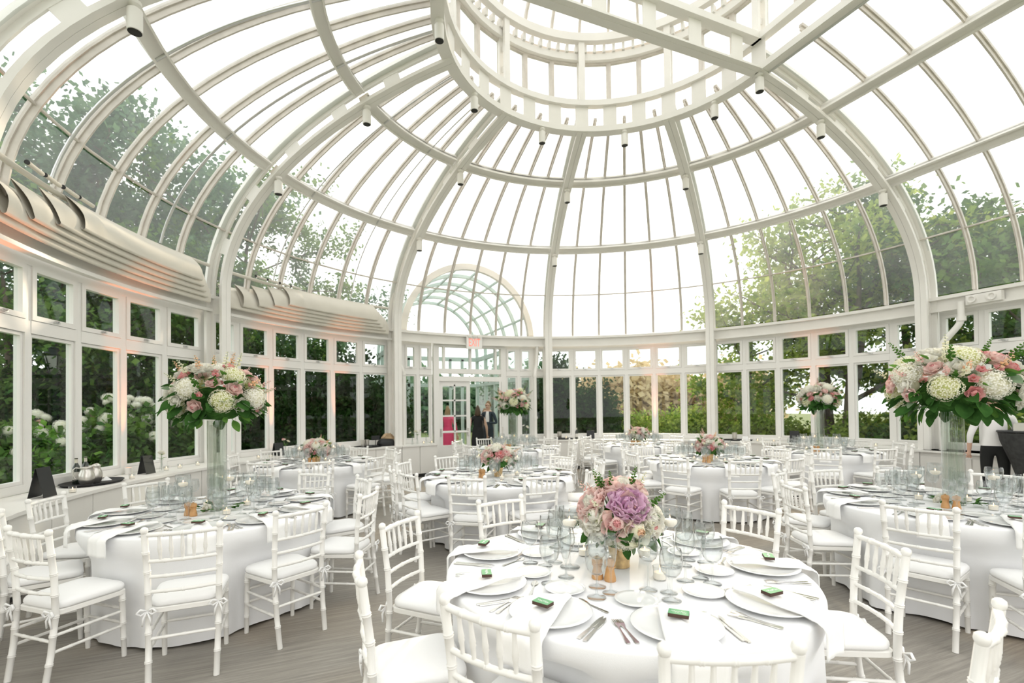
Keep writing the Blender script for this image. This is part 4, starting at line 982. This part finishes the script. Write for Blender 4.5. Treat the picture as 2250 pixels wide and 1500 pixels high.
# pitcher ledge
pt = onledge(215, 1070, RL+.3, RL+.34); A = atan2(pt.y, pt.x); rzt = A+pi/2
pt = pol(RL+.33, 163.4, ZL+.001); rzt = R(163.4+90); tray(pt, .36, .26, rzt, 'oval black serving tray holding two steel pitchers and bottles')
def ont(dx, dr, base=163.4): return pol(RL+.33+dr, base-math.degrees(dx/(RL+.33)), ZL+.010)
pitcher(ont(-.17, -.05), R(163.4+200), 'dented steel pitcher with its spout towards the black card'); pitcher(ont(.0, -.02), R(163.4-70), 'steel pitcher with its handle towards the votives')
bottle(ont(-.07, .13), 'dark wine bottle standing behind the two steel pitchers'); bottle(ont(.07, .13), 'dark wine bottle standing behind the two steel pitchers')
b = MB(); b.add([(-.05, -.05, 0), (.05, -.05, 0), (.05, .05, .0), (-.05, .05, 0), (0, 0, .05), (-.02, 0, .045)], [(0, 1, 4), (1, 2, 4), (2, 3, 4), (3, 0, 4), (0, 3, 2, 1)]); tag(ob('folded_napkin', b.mesh('folded_napkin', MT['napkin']), None, ont(.22, 0), .4), 'white folded napkin peak on the oval pitcher tray', 'napkin')
p = onledge(98, 1080); card(pol(RL+.22, 171.6, ZL+.001), R(171.6+90), .20, .30, 'black folded menu card beside the pitcher tray', False)
card(pol(RL+.30, 155.9, ZL+.001), R(155.9+90), .17, .25, 'black folded card with white script beside a bud vase')
budvase(pol(RL+.24, 154.2, ZL+.001), 'glass bud vase of cream roses beside the black script card', ('rose_cream', 'rose_white'))
for a, r, nb in ((169.4, .1, 'in front of the black menu card'), (160.3, .12, 'between the pitcher tray and the script card'), (152.8, .3, 'past the bud vase by the rib'), (150.6, .3, 'past the bud vase by the rib'), (147.6, .3, 'past the bud vase by the rib')): votive(pol(RL+r, a, ZL+.001), 'lit votive candle on the ledge '+nb, 'votive candles on the ledges')
# bag ledge
card(pol(RL+.22, 133.5, ZL+.001), R(133.5+90), .19, .24, 'black folded card on the ledge beside peach bud flowers'); budvase(pol(RL+.34, 131.2, ZL+.001), 'bud vase of peach flowers on the ledge by the black card', ('rose_cream', 'rose_blush', 'spray'))
for a in (135.6, 138, 128): votive(pol(RL+.14, a, ZL+.001), 'lit votive candle on the ledge near the peach bud flowers', 'votive candles on the ledges')
tray(pol(RL+.28, 114.2, ZL+.001), .33, .24, R(24), 'oval black tray with steel tumblers next to the tan bag')
for dx in (-.12, -.02): 
    b = MB(); b.lathe([(.001, 0), (.042, 0), (.046, .1), (.05, .16), (.047, .16), (.043, .1), (.001, .01)], 20, caps=False); tag(ob('steel_tumbler', b.mesh('steel_tumbler', MT['pitcher'], 60), None, pol(RL+.3, 114.2-dx*9, ZL+.009)), 'steel tumbler on the tray next to the tan bag', 'tumbler', 'steel tumblers')
b = MB(); b.box((0, 0, .012), (.12, .09, .02)); b.tube([(0, 0, .02), (0, 0, .17)], .008, 8); b.box((0, 0, .19), (.2, .012, .1)); tag(ob('table_sign', b.mesh('table_sign', MT['black']), None, pol(RL+.28, 112.6, ZL+.009), R(22)), 'small black stand sign on the tumbler tray', 'sign')
bag = thing('tote_bag', 'tan and black tote bag slumped on the ledge', 'bag', pol(RL+.3, 110.0, ZL+.001), R(20)); MT['bagt'] = mat('bag_tan', (.42, .30, .18), .7, noise=.2, nscale=12); 
b = MB(); rings = []
for z, w_, d in ((0, .21, .09), (.03, .23, .105), (.10, .22, .10), (.16, .18, .07)): rings.append([Vector((w_*(abs(cos(t))**.6)*(1 if cos(t) > 0 else -1)*(1+.04*sin(3*t)), d*(abs(sin(t))**.6)*(1 if sin(t) > 0 else -1), z+.015*sin(2*t))) for t in [2*pi*i/28 for i in range(28)]])
b.loft(rings); ob('bag_body', b.mesh('bag_body', MT['black'], 180), bag)
b = MB(); rings = []
for z, w_, d in ((.155, .18, .07), (.2, .17, .06), (.25, .12, .04), (.265, .06, .02)): rings.append([Vector((.03+w_*cos(t), d*sin(t), z+.02*sin(2*t))) for t in [2*pi*i/20 for i in range(20)]])
b.loft(rings); ob('bag_top', b.mesh('bag_top', MT['bagt'], 180), bag)
for y in (-.05, .05):
    b = MB(); b.tube([(-.08, y, .19), (-.03, y*1.3, .27), (.06, y*1.3, .29), (.13, y, .2)], .007, 6); ob('strap', b.mesh('strap', MT['bagt'], 180), bag)
# by the door
for a, r, kd, nb in ((104.6, .2, ('rose_cream',), 'nearest the standpipe'), (103.0, .3, ('rose_white', 'rose_cream', 'spray'), 'fullest of the group'), (101.2, .25, ('rose_white',), 'nearest the door frame')): budvase(pol(RL+r, a, ZL+.001), 'glass bud vase on the short ledge left of the door, '+nb, kd, .2)
budvase(pol(RL+.25, 77.4, ZL+.001), 'glass bud vase with white flowers right of the open door leaf', ('rose_white', 'rose_cream', 'rose_white'), .24)
for a in (100.3, 102.2): votive(pol(RL+.14, a, ZL+.001), 'lit votive candle among the bud vases by the door', 'votive candles on the ledges')
# wine bottle ledge
tray(pol(RL+.26, 69.0, ZL+.001), .3, .22, R(-21), 'oval black tray with a steel canister near the door'); b = MB(); b.lathe([(.001, 0), (.055, 0), (.057, .004), (.057, .19), (.053, .19), (.052, .01), (.001, .008)], 22, caps=False)
tag(ob('steel_canister', b.mesh('steel_canister', MT['pitcher'], 60), None, pol(RL+.26, 69.6, ZL+.009)), 'straight steel canister on the tray near the door', 'canister'); votive(pol(RL+.3, 68.0, ZL+.009), 'lit votive candle beside the steel canister', 'votive candles on the ledges')
bottle(pol(RL+.25, 65.6, ZL+.001), 'dark wine bottle alone on the ledge beyond the steel canister'); card(pol(RL+.35, 62.3, ZL+.001), R(62-90), .2, .22, 'black folded card on the ledge beyond the single wine bottle', False)
# tree ledge
tray(pol(RL+.28, 31.0, ZL+.001), .32, .22, R(31+90), 'oval black tray with a steel cup and a tent card'); b = MB(); b.lathe([(.001, 0), (.05, 0), (.055, .18), (.051, .18), (.046, .01), (.001, .008)], 22, caps=False)
tag(ob('steel_canister', b.mesh('steel_canister', MT['pitcher'], 60), None, pol(RL+.28, 31.6, ZL+.009)), 'tapered steel cup on the tray in front of the leafy tree', 'canister')
b = MB(); b.add([(-.06, -.04, 0), (.06, -.04, 0), (.06, .04, 0), (-.06, .04, 0), (-.06, 0, .1), (.06, 0, .1)], [(0, 1, 5, 4), (2, 3, 4, 5), (1, 2, 5), (3, 0, 4)]); tag(ob('tent_card', b.mesh('tent_card', MT['napkin']), None, pol(RL+.2, 29.4, ZL+.009), R(119)), 'white tent card on the tray in front of the leafy tree', 'card')
card(pol(RL+.3, 20.6, ZL+.001), R(20.6-90), .18, .26, 'black folded card on the ledge in front of the leafy tree', False)
for a in (27, 24, 12, 7): votive(pol(RL+.16, a, ZL+.001), 'lit votive candle on the ledge in front of the leafy tree', 'votive candles on the ledges')
# amber uplights on the ledges against the window posts
def uplight(a, label):
    p = pol(RW-.13, a, ZL+.001); t = thing('amber_uplight', label, 'lamp', p, R(a), 'amber uplights'); b = MB(); b.lathe([(.001, 0), (.04, 0), (.042, .01), (.042, .09), (.036, .09), (.034, .06), (.001, .06)], 18, caps=False); ob('housing', b.mesh('housing', MT['paint'], 60), t)
    b = MB(); b.lathe([(.001, .062), (.033, .062), (.033, .066), (.001, .066)], 16); ob('lens', b.mesh('lens', mat('amber_lens', (1, .45, .2), .4, emit=(1, .32, .1), estr=3)), t)
    ld = bpy.data.lights.new('amber_spot', 'SPOT'); ld.energy = 190; ld.color = (1, .26, .08); ld.spot_size = R(26); ld.spot_blend = .7; ld.shadow_soft_size = .02
    lo = bpy.data.objects.new('amber_spot', ld); col.objects.link(lo); lo.parent = t; lo.location = (-.02, 0, .1); lo.rotation_euler = (R(180), R(0), 0)
for a, nb in ((174, 'by the black menu card'), (156.2, 'by the black script card'), (132, 'by the peach bud flowers'), (119, 'by the tan bag'), (48, 'in the wine bottle bay'), (18, 'in front of the leafy tree')): uplight(a, 'small amber uplight against a window post '+nb)
# ------------------------------------------------------------------ garden outside
def leaves(pts, size, n, seed, flat=0.):
    rr = random.Random(seed); V = []; F = []; rnda = rr.random
    for i in range(n):
        c, s = pts[rr.randrange(len(pts))]
        x, y, z = c[0]+rr.gauss(0, s), c[1]+rr.gauss(0, s), c[2]+rr.gauss(0, s*.75)
        a = rnda()*6.283; t = (rnda()-.5)*2.2*(1-flat); l = size*(.6+.8*rnda()); w_ = l*.42
        ca, sa, ct, st = cos(a), sin(a), cos(t), sin(t); u = (ca*ct, sa*ct, st); q = rnda()*2-1; v = (-sa*sqrt(1-q*q*.8), ca*sqrt(1-q*q*.8), q*.9)
        k = len(V)
        V += [(x, y, z), (x+u[0]*l*.5+v[0]*w_, y+u[1]*l*.5+v[1]*w_, z+u[2]*l*.5+v[2]*w_), (x+u[0]*l, y+u[1]*l, z+u[2]*l), (x+u[0]*l*.5-v[0]*w_, y+u[1]*l*.5-v[1]*w_, z+u[2]*l*.5-v[2]*w_)]
        F.append((k, k+1, k+2, k+3))
    me = bpy.data.meshes.new('foliage'); me.from_pydata(V, [], F); return me
GZ = -.14
MT['bark'] = mat('bark', (.11, .085, .065), .9, noise=.3, nscale=9); MT['barkl'] = mat('bark_light', (.2, .16, .12), .9, noise=.3, nscale=9)
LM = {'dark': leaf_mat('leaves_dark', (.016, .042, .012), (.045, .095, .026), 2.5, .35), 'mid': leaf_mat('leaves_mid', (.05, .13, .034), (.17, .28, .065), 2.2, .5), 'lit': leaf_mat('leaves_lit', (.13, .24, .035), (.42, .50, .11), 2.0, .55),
      'cool': leaf_mat('leaves_cool', (.07, .15, .09), (.16, .27, .14), 2.2, .45), 'tan': leaf_mat('leaves_sun_haze', (.55, .44, .27), (.72, .60, .38), 1.2, .5), 'fern': leaf_mat('leaves_fern', (.08, .22, .03), (.24, .44, .08), 4, .45)}
def tree(base, h, cr, seed, lm, nl, ls, tr_=.16, lean=0., start=.28, stems=1, spread=.30, label='tree', name='garden_tree', bark='bark', limbs=9):
    rr = random.Random(seed); t = thing(name, label, 'tree', base, 0, 'garden trees'); wood = MB(); tips = []
    for sI in range(stems):
        a0 = rr.uniform(0, 6.28) if stems > 1 else 0; tl = .28 if stems > 1 else 0.
        P = [Vector((0.12*cos(a0) if stems > 1 else 0, 0.12*sin(a0) if stems > 1 else 0, 0))]
        for i in range(1, 6):
            f = i/5; P.append(Vector((P[0].x+lean*f*h*.3+tl*f*h*.5*cos(a0)+rr.uniform(-.12, .12), P[0].y+tl*f*h*.5*sin(a0)+rr.uniform(-.12, .12), h*.78*f)))
        k = 1 if stems == 1 else .7
        wood.tube(P, [tr_*k*(1-.85*i/5) for i in range(6)], 8)
        for j in range(limbs):
            f = start+(1-start)*(j+.5)/limbs; i = min(4, int(f*5)); p0 = P[i].lerp(P[i+1], f*5-i); a = j*2.4+rr.uniform(-.4, .4)+a0
            R_ = cr*(.55+.5*sin(pi*min(1, .25+.75*(1-f))))*rr.uniform(.75, 1.1)/(1 if stems == 1 else 1.35); d = Vector((cos(a), sin(a), rr.uniform(.15, .65)))
            p1 = p0+d*R_*.5+Vector((0, 0, .1*R_)); p2 = p0+d*R_+Vector((rr.uniform(-.2, .2), rr.uniform(-.2, .2), rr.uniform(-.1, .3)*R_))
            wood.tube([p0, p1, p2], [tr_*.34*(1-.6*f), tr_*.2*(1-.5*f), .012], 6)
            for q in range(5):
                s = p0.lerp(p1, 0).lerp(p2, .35+.16*q); e = s+Vector((rr.gauss(0, .32), rr.gauss(0, .32), rr.uniform(-.05, .5)))*R_*.55
                wood.tube([s, s.lerp(e, .5)+Vector((0, 0, .08)), e], [.018, .012, .005], 4); tips += [(e, spread), (s.lerp(e, .5), spread*.8)]
            tips.append((p2, spread))
    ob('trunk', wood.mesh('trunk', MT[bark], 180), t)
    me = leaves(tips, ls, nl, seed); me.materials.append(LM[lm]); f = ob('foliage', me, t); f['kind'] = 'stuff'; return t
def shrub(base, w_, h, seed, lm, nl, ls, label, name='garden_shrub', group='garden shrubs', d=None):
    rr = random.Random(seed); t = thing(name, label, 'shrub', base, 0, group); st = MB(); tips = []
    for i in range(16):
        a = rr.uniform(0, 6.28); r = w_*.5*sqrt(rr.random()); e = Vector((r*cos(a), r*sin(a), h*rr.uniform(.45, .95)*(1-.35*(r/(w_*.5))**2)))
        st.tube([(e.x*.2, e.y*.2, 0), (e.x*.6, e.y*.6, e.z*.55), e], [.025, .015, .005], 5); tips += [(e, w_*.12), (e*.78, w_*.13), (Vector((e.x, e.y, e.z*.5)), w_*.13), (Vector((e.x, e.y, e.z*.25)), w_*.12)]
    ob('stem', st.mesh('stem', MT['bark'], 180), t); me = leaves(tips, ls, nl, seed); me.materials.append(LM[lm]); f = ob('foliage', me, t); f['kind'] = 'stuff'; return t
def gp(x, dep):
    p = at_depth(x, 900, dep); return Vector((p.x, p.y, GZ))
# left: tall feathery trees beyond the pitcher windows
tree(gp(120, 13.5), 10.6, 3.6, 11, 'cool', 19000, .17, .2, label='tall blue green tree outside the pitcher windows', start=.2, spread=.42, limbs=13)
tree(gp(330, 16.5), 13.0, 4.0, 12, 'cool', 20000, .18, .24, label='tallest blue green tree above the pitcher windows', start=.25, spread=.42, limbs=13)
tree(gp(545, 17.0), 10.4, 3.5, 13, 'mid', 8500, .15, .22, label='open branched tree above the canvas shades', start=.3, spread=.30, limbs=12, bark='bark')
tree(gp(715, 22), 8.4, 3.0, 14, 'cool', 6000, .15, .2, label='thin crowned tree beyond the tan bag windows', start=.3, spread=.30)
tree(gp(235, 12.0), 6.6, 2.2, 15, 'mid', 11000, .14, .16, label='mid green tree right behind the white hydrangeas', start=.15, spread=.34, name='small_tree')
tree(gp(20, 10.5), 6.4, 1.9, 16, 'mid', 9000, .13, .15, label='mid green tree beside the garden lamp post', start=.15, spread=.34, name='small_tree')
tree(gp(415, 13.2), 6.2, 2.0, 17, 'mid', 9000, .14, .16, label='mid green tree behind the last white hydrangea', start=.12, spread=.34, name='small_tree')
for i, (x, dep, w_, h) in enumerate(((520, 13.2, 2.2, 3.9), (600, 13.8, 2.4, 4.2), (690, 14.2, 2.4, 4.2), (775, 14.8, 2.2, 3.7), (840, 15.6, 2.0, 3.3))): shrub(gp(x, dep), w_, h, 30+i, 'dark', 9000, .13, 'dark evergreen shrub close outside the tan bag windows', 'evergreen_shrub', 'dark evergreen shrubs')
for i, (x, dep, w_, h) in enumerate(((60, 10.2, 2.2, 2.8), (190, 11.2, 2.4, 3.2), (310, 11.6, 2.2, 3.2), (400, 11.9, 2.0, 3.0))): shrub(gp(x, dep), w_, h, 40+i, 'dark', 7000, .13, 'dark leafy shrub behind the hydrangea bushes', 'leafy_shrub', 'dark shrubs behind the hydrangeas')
for i, (x, dep, w_, h, nb) in enumerate(((15, 8.8, 1.2, 1.65, 'by the black menu card'), (110, 9.2, 1.3, 1.6, 'below the garden lamp'), (215, 9.6, 1.4, 1.95, 'behind the steel pitchers'), (300, 9.9, 1.3, 1.9, 'behind the script card'), (390, 10.3, 1.2, 1.8, 'behind the bouquet vase'))):
    t = shrub(gp(x, dep), w_, h, 50+i, 'fern' if i in (1,) else 'mid', 6500, .13, 'hydrangea bush with white flower heads '+nb, 'hydrangea_bush', 'hydrangea bushes'); rr = random.Random(60+i)
    for q in range(18):
        a = rr.uniform(0, 6.28); r = w_*.5*sqrt(rr.random()); bloomat('flower_head', FL['hyd_white'], t, (r*cos(a), r*sin(a), h*rr.uniform(.55, 1.06)), (cos(a)*.7, sin(a)*.7-.5, .8), rr.uniform(.8, 1.3), 0)
# middle: conifer by the door bay, far trees, sun haze tinted into tan leaves
for i, (x, dep, w_, h) in enumerate(((1195, 18.5, 2.4, 4.0), (1262, 19.5, 2.6, 3.9), (1318, 21, 1.9, 2.6))): shrub(gp(x, dep), w_, h, 70+i, 'dark', 9000, .15, 'dark rounded evergreen outside the windows right of the door', 'evergreen_shrub', 'evergreens right of the door')
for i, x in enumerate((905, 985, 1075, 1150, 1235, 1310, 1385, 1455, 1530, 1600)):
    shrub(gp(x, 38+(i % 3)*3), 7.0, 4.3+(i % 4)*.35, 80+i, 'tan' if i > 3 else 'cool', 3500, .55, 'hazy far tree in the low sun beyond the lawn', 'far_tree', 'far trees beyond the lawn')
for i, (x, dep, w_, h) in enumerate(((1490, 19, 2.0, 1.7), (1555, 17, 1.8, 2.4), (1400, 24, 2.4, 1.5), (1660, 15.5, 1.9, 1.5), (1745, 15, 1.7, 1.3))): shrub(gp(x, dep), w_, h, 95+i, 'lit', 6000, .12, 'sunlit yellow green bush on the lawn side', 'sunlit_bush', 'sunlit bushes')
# right: many stemmed tree and thick crowns
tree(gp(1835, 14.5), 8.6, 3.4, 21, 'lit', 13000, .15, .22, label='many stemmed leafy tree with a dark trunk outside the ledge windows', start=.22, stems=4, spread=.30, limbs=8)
tree(gp(1650, 17.0), 6.6, 2.2, 22, 'lit', 8000, .15, .16, label='young yellow green tree left of the many stemmed tree', start=.15, spread=.32, name='small_tree')
tree(gp(1990, 15.0), 8.6, 2.6, 23, 'mid', 11000, .15, .2, label='tall leafy tree behind the thick rib', start=.15, spread=.34)
tree(gp(2170, 13.0), 7.4, 2.8, 24, 'mid', 14000, .14, .2, label='dense green tree outside the drain pipe windows', start=.1, spread=.36, limbs=12)
tree(gp(2330, 11.0), 7.2, 2.6, 25, 'mid', 10000, .14, .2, label='green tree partly hidden past the drain pipe windows', start=.1, spread=.36)
for i, (x, dep, w_, h) in enumerate(((1900, 13.6, 1.8, 1.6), (1975, 12.8, 1.8, 1.5), (2140, 11.5, 1.9, 1.7), (2230, 10.8, 1.8, 1.9))): shrub(gp(x, dep), w_, h, 110+i, 'lit' if i != 1 else 'mid', 6000, .12, 'low bush at the foot of the right hand trees', 'low_bush', 'low bushes by the trees')
# garden lamp post outside the pitcher windows
lp = thing('garden_lamp', 'dark lamp post with a tapered glass lantern outside the pitcher windows', 'lamp', gp(122, 10.6)); MT['iron'] = mat('cast_iron', (.03, .033, .035), .6)
b = MB(); b.lathe([(.001, 0), (.13, 0), (.13, .1), (.09, .2), (.075, .35), (.07, 2.45), (.085, 2.5), (.05, 2.56), (.001, 2.57)], 12); ob('post', b.mesh('post', MT['iron'], 40), lp)
b = MB(); b.lathe([(.001, 2.56), (.09, 2.56), (.12, 2.6), (.10, 2.62)], 6); b.lathe([(.22, 3.0), (.25, 3.02), (.2, 3.1), (.1, 3.2), (.04, 3.26), (.001, 3.28)], 6)
for k in range(6): a = pi/3*k; b.tube([(.105*cos(a), .105*sin(a), 2.6), (.21*cos(a), .21*sin(a), 3.01)], .012, 5)
ob('lantern_frame', b.mesh('lantern_frame', MT['iron']), lp); b = MB(); b.lathe([(.1, 2.61), (.2, 3.0)], 6, caps=False); ob('lantern_glass', b.mesh('lantern_glass', mat('frosted', (.62, .62, .58), .5)), lp)
# ------------------------------------------------------------------ people
def person(label, loc, rz, h, skinc, hairc, topc, botc, shoec=(.02, .02, .02), arms=None, dress=False, sleeve=True, longhair=False, shirt=None, group=None):
    k = h/1.75; V = []; E_ = []; RD = []
    def v(p, r, par=None):
        V.append(Vector(p)*k); RD.append((r[0]*k, r[1]*k) if isinstance(r, tuple) else (r*k, r*k))
        if par is not None: E_.append((par, len(V)-1))
        return len(V)-1
    pel = v((0, 0, .95), (.155, .11)); wa = v((0, .0, 1.10), (.135, .095), pel); ch = v((0, .0, 1.30), (.165, .11), wa); nk0 = v((0, -.01, 1.45), (.09, .075), ch); nk = v((0, 0, 1.52), (.052, .055), nk0); hd0 = v((0, .012, 1.60), (.066, .078), nk); hd1 = v((0, .01, 1.67), (.074, .09), hd0); hd2 = v((0, .0, 1.73), (.05, .065), hd1)
    nose = v((0, .10, 1.635), (.012, .01), hd0)
    for s in (-1, 1): v((s*.078, 0, 1.635), (.008, .02), hd0)
    for s in (-1, 1):
        hip = v((s*.09, 0, .88), (.088, .092), pel); kn = v((s*.10, .02, .49), (.058, .06), hip); an = v((s*.105, -.01, .09), (.04, .042), kn); toe = v((s*.12, .13, .035), (.042, .03), an)
    pose = arms or {}
    for s in (-1, 1):
        el, wr = pose.get(s, ((s*.27, -.02, 1.12), (s*.28, .08, .87)))
        sh = v((s*.17, -.005, 1.405), (.062, .06), nk0); e = v(el, (.044, .044), sh); w_ = v(wr, (.03, .026), e); d = (Vector(wr)-Vector(el)).normalized(); sd3 = d.cross(Vector((0, 0, 1)) if abs(d.z) < .8 else Vector((0, 1, 0))).normalized()
        pa = v(Vector(wr)+d*.06, (.032, .018), w_)
        for q, L in ((-1.5, .075), (-.5, .085), (.5, .08), (1.5, .062)): m = v(Vector(wr)+d*.11+sd3*q*.017, .0085, pa); v(Vector(wr)+d*(.11+L*.6)+sd3*q*.019+Vector((0, .012, -.01)), .0075, m)
        tb = v(Vector(wr)+d*.05+sd3*s*.045, .010, pa); v(Vector(wr)+d*.09+sd3*s*.058, .009, tb)
    me = bpy.data.meshes.new('body'); me.from_pydata(V, E_, []); o = bpy.data.objects.new('body', me); col.objects.link(o)
    md = o.modifiers.new('skin', 'SKIN'); md.use_smooth_shade = True
    for i, sv in enumerate(me.skin_vertices[0].data): sv.radius = RD[i]; sv.use_root = (i == 0)
    sb = o.modifiers.new('sub', 'SUBSURF'); sb.levels = 2; sb.render_levels = 2
    dg = bpy.context.evaluated_depsgraph_get(); m2 = bpy.data.meshes.new_from_object(o.evaluated_get(dg)); bpy.data.objects.remove(o)
    mts = [mat('skin', skinc, .55), mat('top_cloth', topc, .85), mat('bottom_cloth', botc, .85), mat('shoe', shoec, .4), mat('shirt_front', shirt or topc, .85)]
    bmx = bmesh.new(); bmx.from_mesh(m2)
    for zc in (.075, .55, .96, 1.475): bmesh.ops.bisect_plane(bmx, geom=bmx.verts[:]+bmx.edges[:]+bmx.faces[:], plane_co=(0, 0, zc*k), plane_no=(0, 0, 1))
    bmx.to_mesh(m2); bmx.free(); m2.materials.clear()
    for m in mts: m2.materials.append(m)
    for p in m2.polygons:
        c = p.center/k; mi = 0; armx = abs(c.x) > .20
        if c.z < .075: mi = 3
        elif c.z < .96 and abs(c.x) < .2: mi = 2 if not dress else (1 if c.z > .55 else 0)
        elif c.z < 1.475 and not (armx and not sleeve): mi = 1
        if armx:
            wz = min(abs((Vector(c)-Vector(pose.get(1 if c.x > 0 else -1, (0, (.28*(1 if c.x > 0 else -1), .08, .87)))[1])).length), 9)
            if wz < .13: mi = 0
        if shirt and mi == 1 and abs(c.x) < .05 and c.y > .05 and c.z > 1.15: mi = 4
        p.material_index = mi
    t = thing('person', label, 'person', loc, rz, group); m2.shade_smooth(); ob('body', m2, t)
    b = MB(); n = 14; rings = []
    for j in range(7):
        u = j/6; z = 1.795-.17*u if not longhair else 1.795-.32*u; r = .09*sin(pi*min(.5, .08+u*.5))+.006
        rings.append([Vector((r*.98*cos(a), -.016+(r*1.16*sin(a) if sin(a) < 0 else r*(1.12-1.0*max(0, u-.25))*sin(a)), z))*k for a in [2*pi*i/n for i in range(n)]])
    b.loft(rings, True, True); ob('hair', b.mesh('hair', mat('hair', hairc, .6), 180), t)
    for s in (-1, 1): b = MB(); b.lathe([(.001, -.011), (.009, -.005), (.011, 0), (.009, .005), (.001, .011)], 8, Matrix.Translation(Vector((s*.03, .083, 1.652))*k)); ob('eye', b.mesh('eye', mat('eye', (.05, .03, .02), .2), 180), t)
    b = MB(); b.tube([Vector((-.025, .083, 1.59))*k, Vector((0, .092, 1.588))*k, Vector((.025, .083, 1.59))*k], .005*k, 6); ob('mouth', b.mesh('mouth', mat('lips', (.45, .18, .16), .5), 180), t)
    if dress:
        b = MB(); b.loft([[Vector((r1*cos(a), r2*sin(a), z))*k for a in [2*pi*i/20 for i in range(20)]] for r1, r2, z in ((.15, .11, 1.12), (.18, .14, .95), (.21, .17, .7), (.20, .16, .48))], True, False); ob('skirt', b.mesh('skirt', mts[1], 180), t)
    return t
def face_to(p, q): return atan2(q[1]-p[1], q[0]-p[0])-pi/2
SK = (.62, .40, .30)
# waiter behind the table near the dark draped high table, turned to the tray
p = on_z(2186, 975, .98); wp = (p.x, p.y, 0)
person('waiter in a white shirt and black trousers leaning over a dark high table', wp, R(-62), 1.74, SK, (.05, .03, .02), (.80, .79, .78), (.008, .009, .009), arms={1: ((.26, .16, 1.15), (.16, .42, 1.14)), -1: ((-.27, -.02, 1.12), (-.28, .04, .88))})
ht = on_z(2290, 1000, .95); hq = at_depth(2268, 941, 6.9); hx = Vector((hq.x, hq.y, 0))
MT['drape'] = mat('dark_drape', (.035, .036, .036), .85, noise=.35, nscale=18, bump=.3, bscale=40)
tb = thing('high_table', 'high cocktail table in a tight dark grey drape beside the waiter', 'table', hx)
b = MB(); b.lathe([(.001, 1.17), (.36, 1.17), (.365, 1.18), (.36, 1.195), (.001, 1.195)], 32); ob('tabletop', b.mesh('tabletop', MT['black'], 40), tb)
b = MB(); n = 40; b.loft([[Vector((r*(1+am*cos(4*2*pi*i/n))*cos(2*pi*i/n), r*(1+am*cos(4*2*pi*i/n))*sin(2*pi*i/n), z)) for i in range(n)] for r, z, am in ((.35, 1.165, 0), (.33, 1.04, .01), (.22, .72, .03), (.15, .45, .06), (.17, .2, .16), (.24, .01, .28))], True, False); ob('drape', b.mesh('drape', MT['drape'], 180), tb)
b = MB(); b.box((0, 0, .05), (.24, .2, .1)); b.box((0, 0, .105), (.2, .16, .012)); b.box((0, -.101, .05), (.07, .004, .05)); tag(ob('steel_box', b.mesh('steel_box', MT['pitcher']), None, hx+Vector((-.1, .05, 1.196)), R(20)), 'square steel candle box on the dark high table', 'box')
ex2 = on_z(2030, 1022, .35)
# guests through the door bay
def stand(x, dep): p = at_depth(x, 930, dep); return (p.x, p.y, 0)
q = stand(984, 14.6); person('guest in a bright pink dress seen through the closed door leaf', (q[0], q[1], -.14 if q[1] > 11.6 else 0), face_to(q, (2, 12)), 1.66, (.66, .42, .33), (.30, .18, .09), (.75, .05, .16), (.75, .05, .16), (.6, .3, .3), dress=True, sleeve=True, longhair=True)
q = stand(1073, 15.0); person('guest in a dark suit and open white shirt in the doorway', (q[0], q[1], -.14 if q[1] > 11.6 else 0), face_to(q, (-1, 6)), 1.80, SK, (.22, .13, .06), (.03, .045, .06), (.03, .04, .05), shirt=(.8, .8, .8), arms={-1: ((-.27, .02, 1.12), (-.10, .24, 1.14))})
q = stand(1050, 14.2); person('guest in black with her back to the open door leaf', (q[0], q[1], 0), face_to(q, (3, 14)), 1.66, SK, (.07, .04, .02), (.012, .012, .014), (.012, .012, .014), dress=True, sleeve=False, longhair=True)
q = stand(1066, 16.4); person('guest in grey standing behind the suited guest', (q[0], q[1], -.14), face_to(q, (1, 6)), 1.72, SK, (.3, .2, .12), (.10, .09, .08), (.06, .06, .06))
q = at_depth(88, 940, 9.7); person('dark haired guest half hidden behind the hydrangea below the garden lamp', (q.x, q.y, GZ), face_to(q, CAM), 1.66, (.60, .38, .27), (.03, .02, .015), (.16, .16, .18), (.05, .05, .06))
q = at_depth(205, 920, 10.6); person('brown haired guest half hidden among the hydrangeas behind the pitchers', (q.x, q.y, GZ), face_to(q, (q.x+3, q.y+2)), 1.70, (.62, .42, .33), (.22, .13, .08), (.35, .30, .30), (.08, .07, .07), longhair=True)
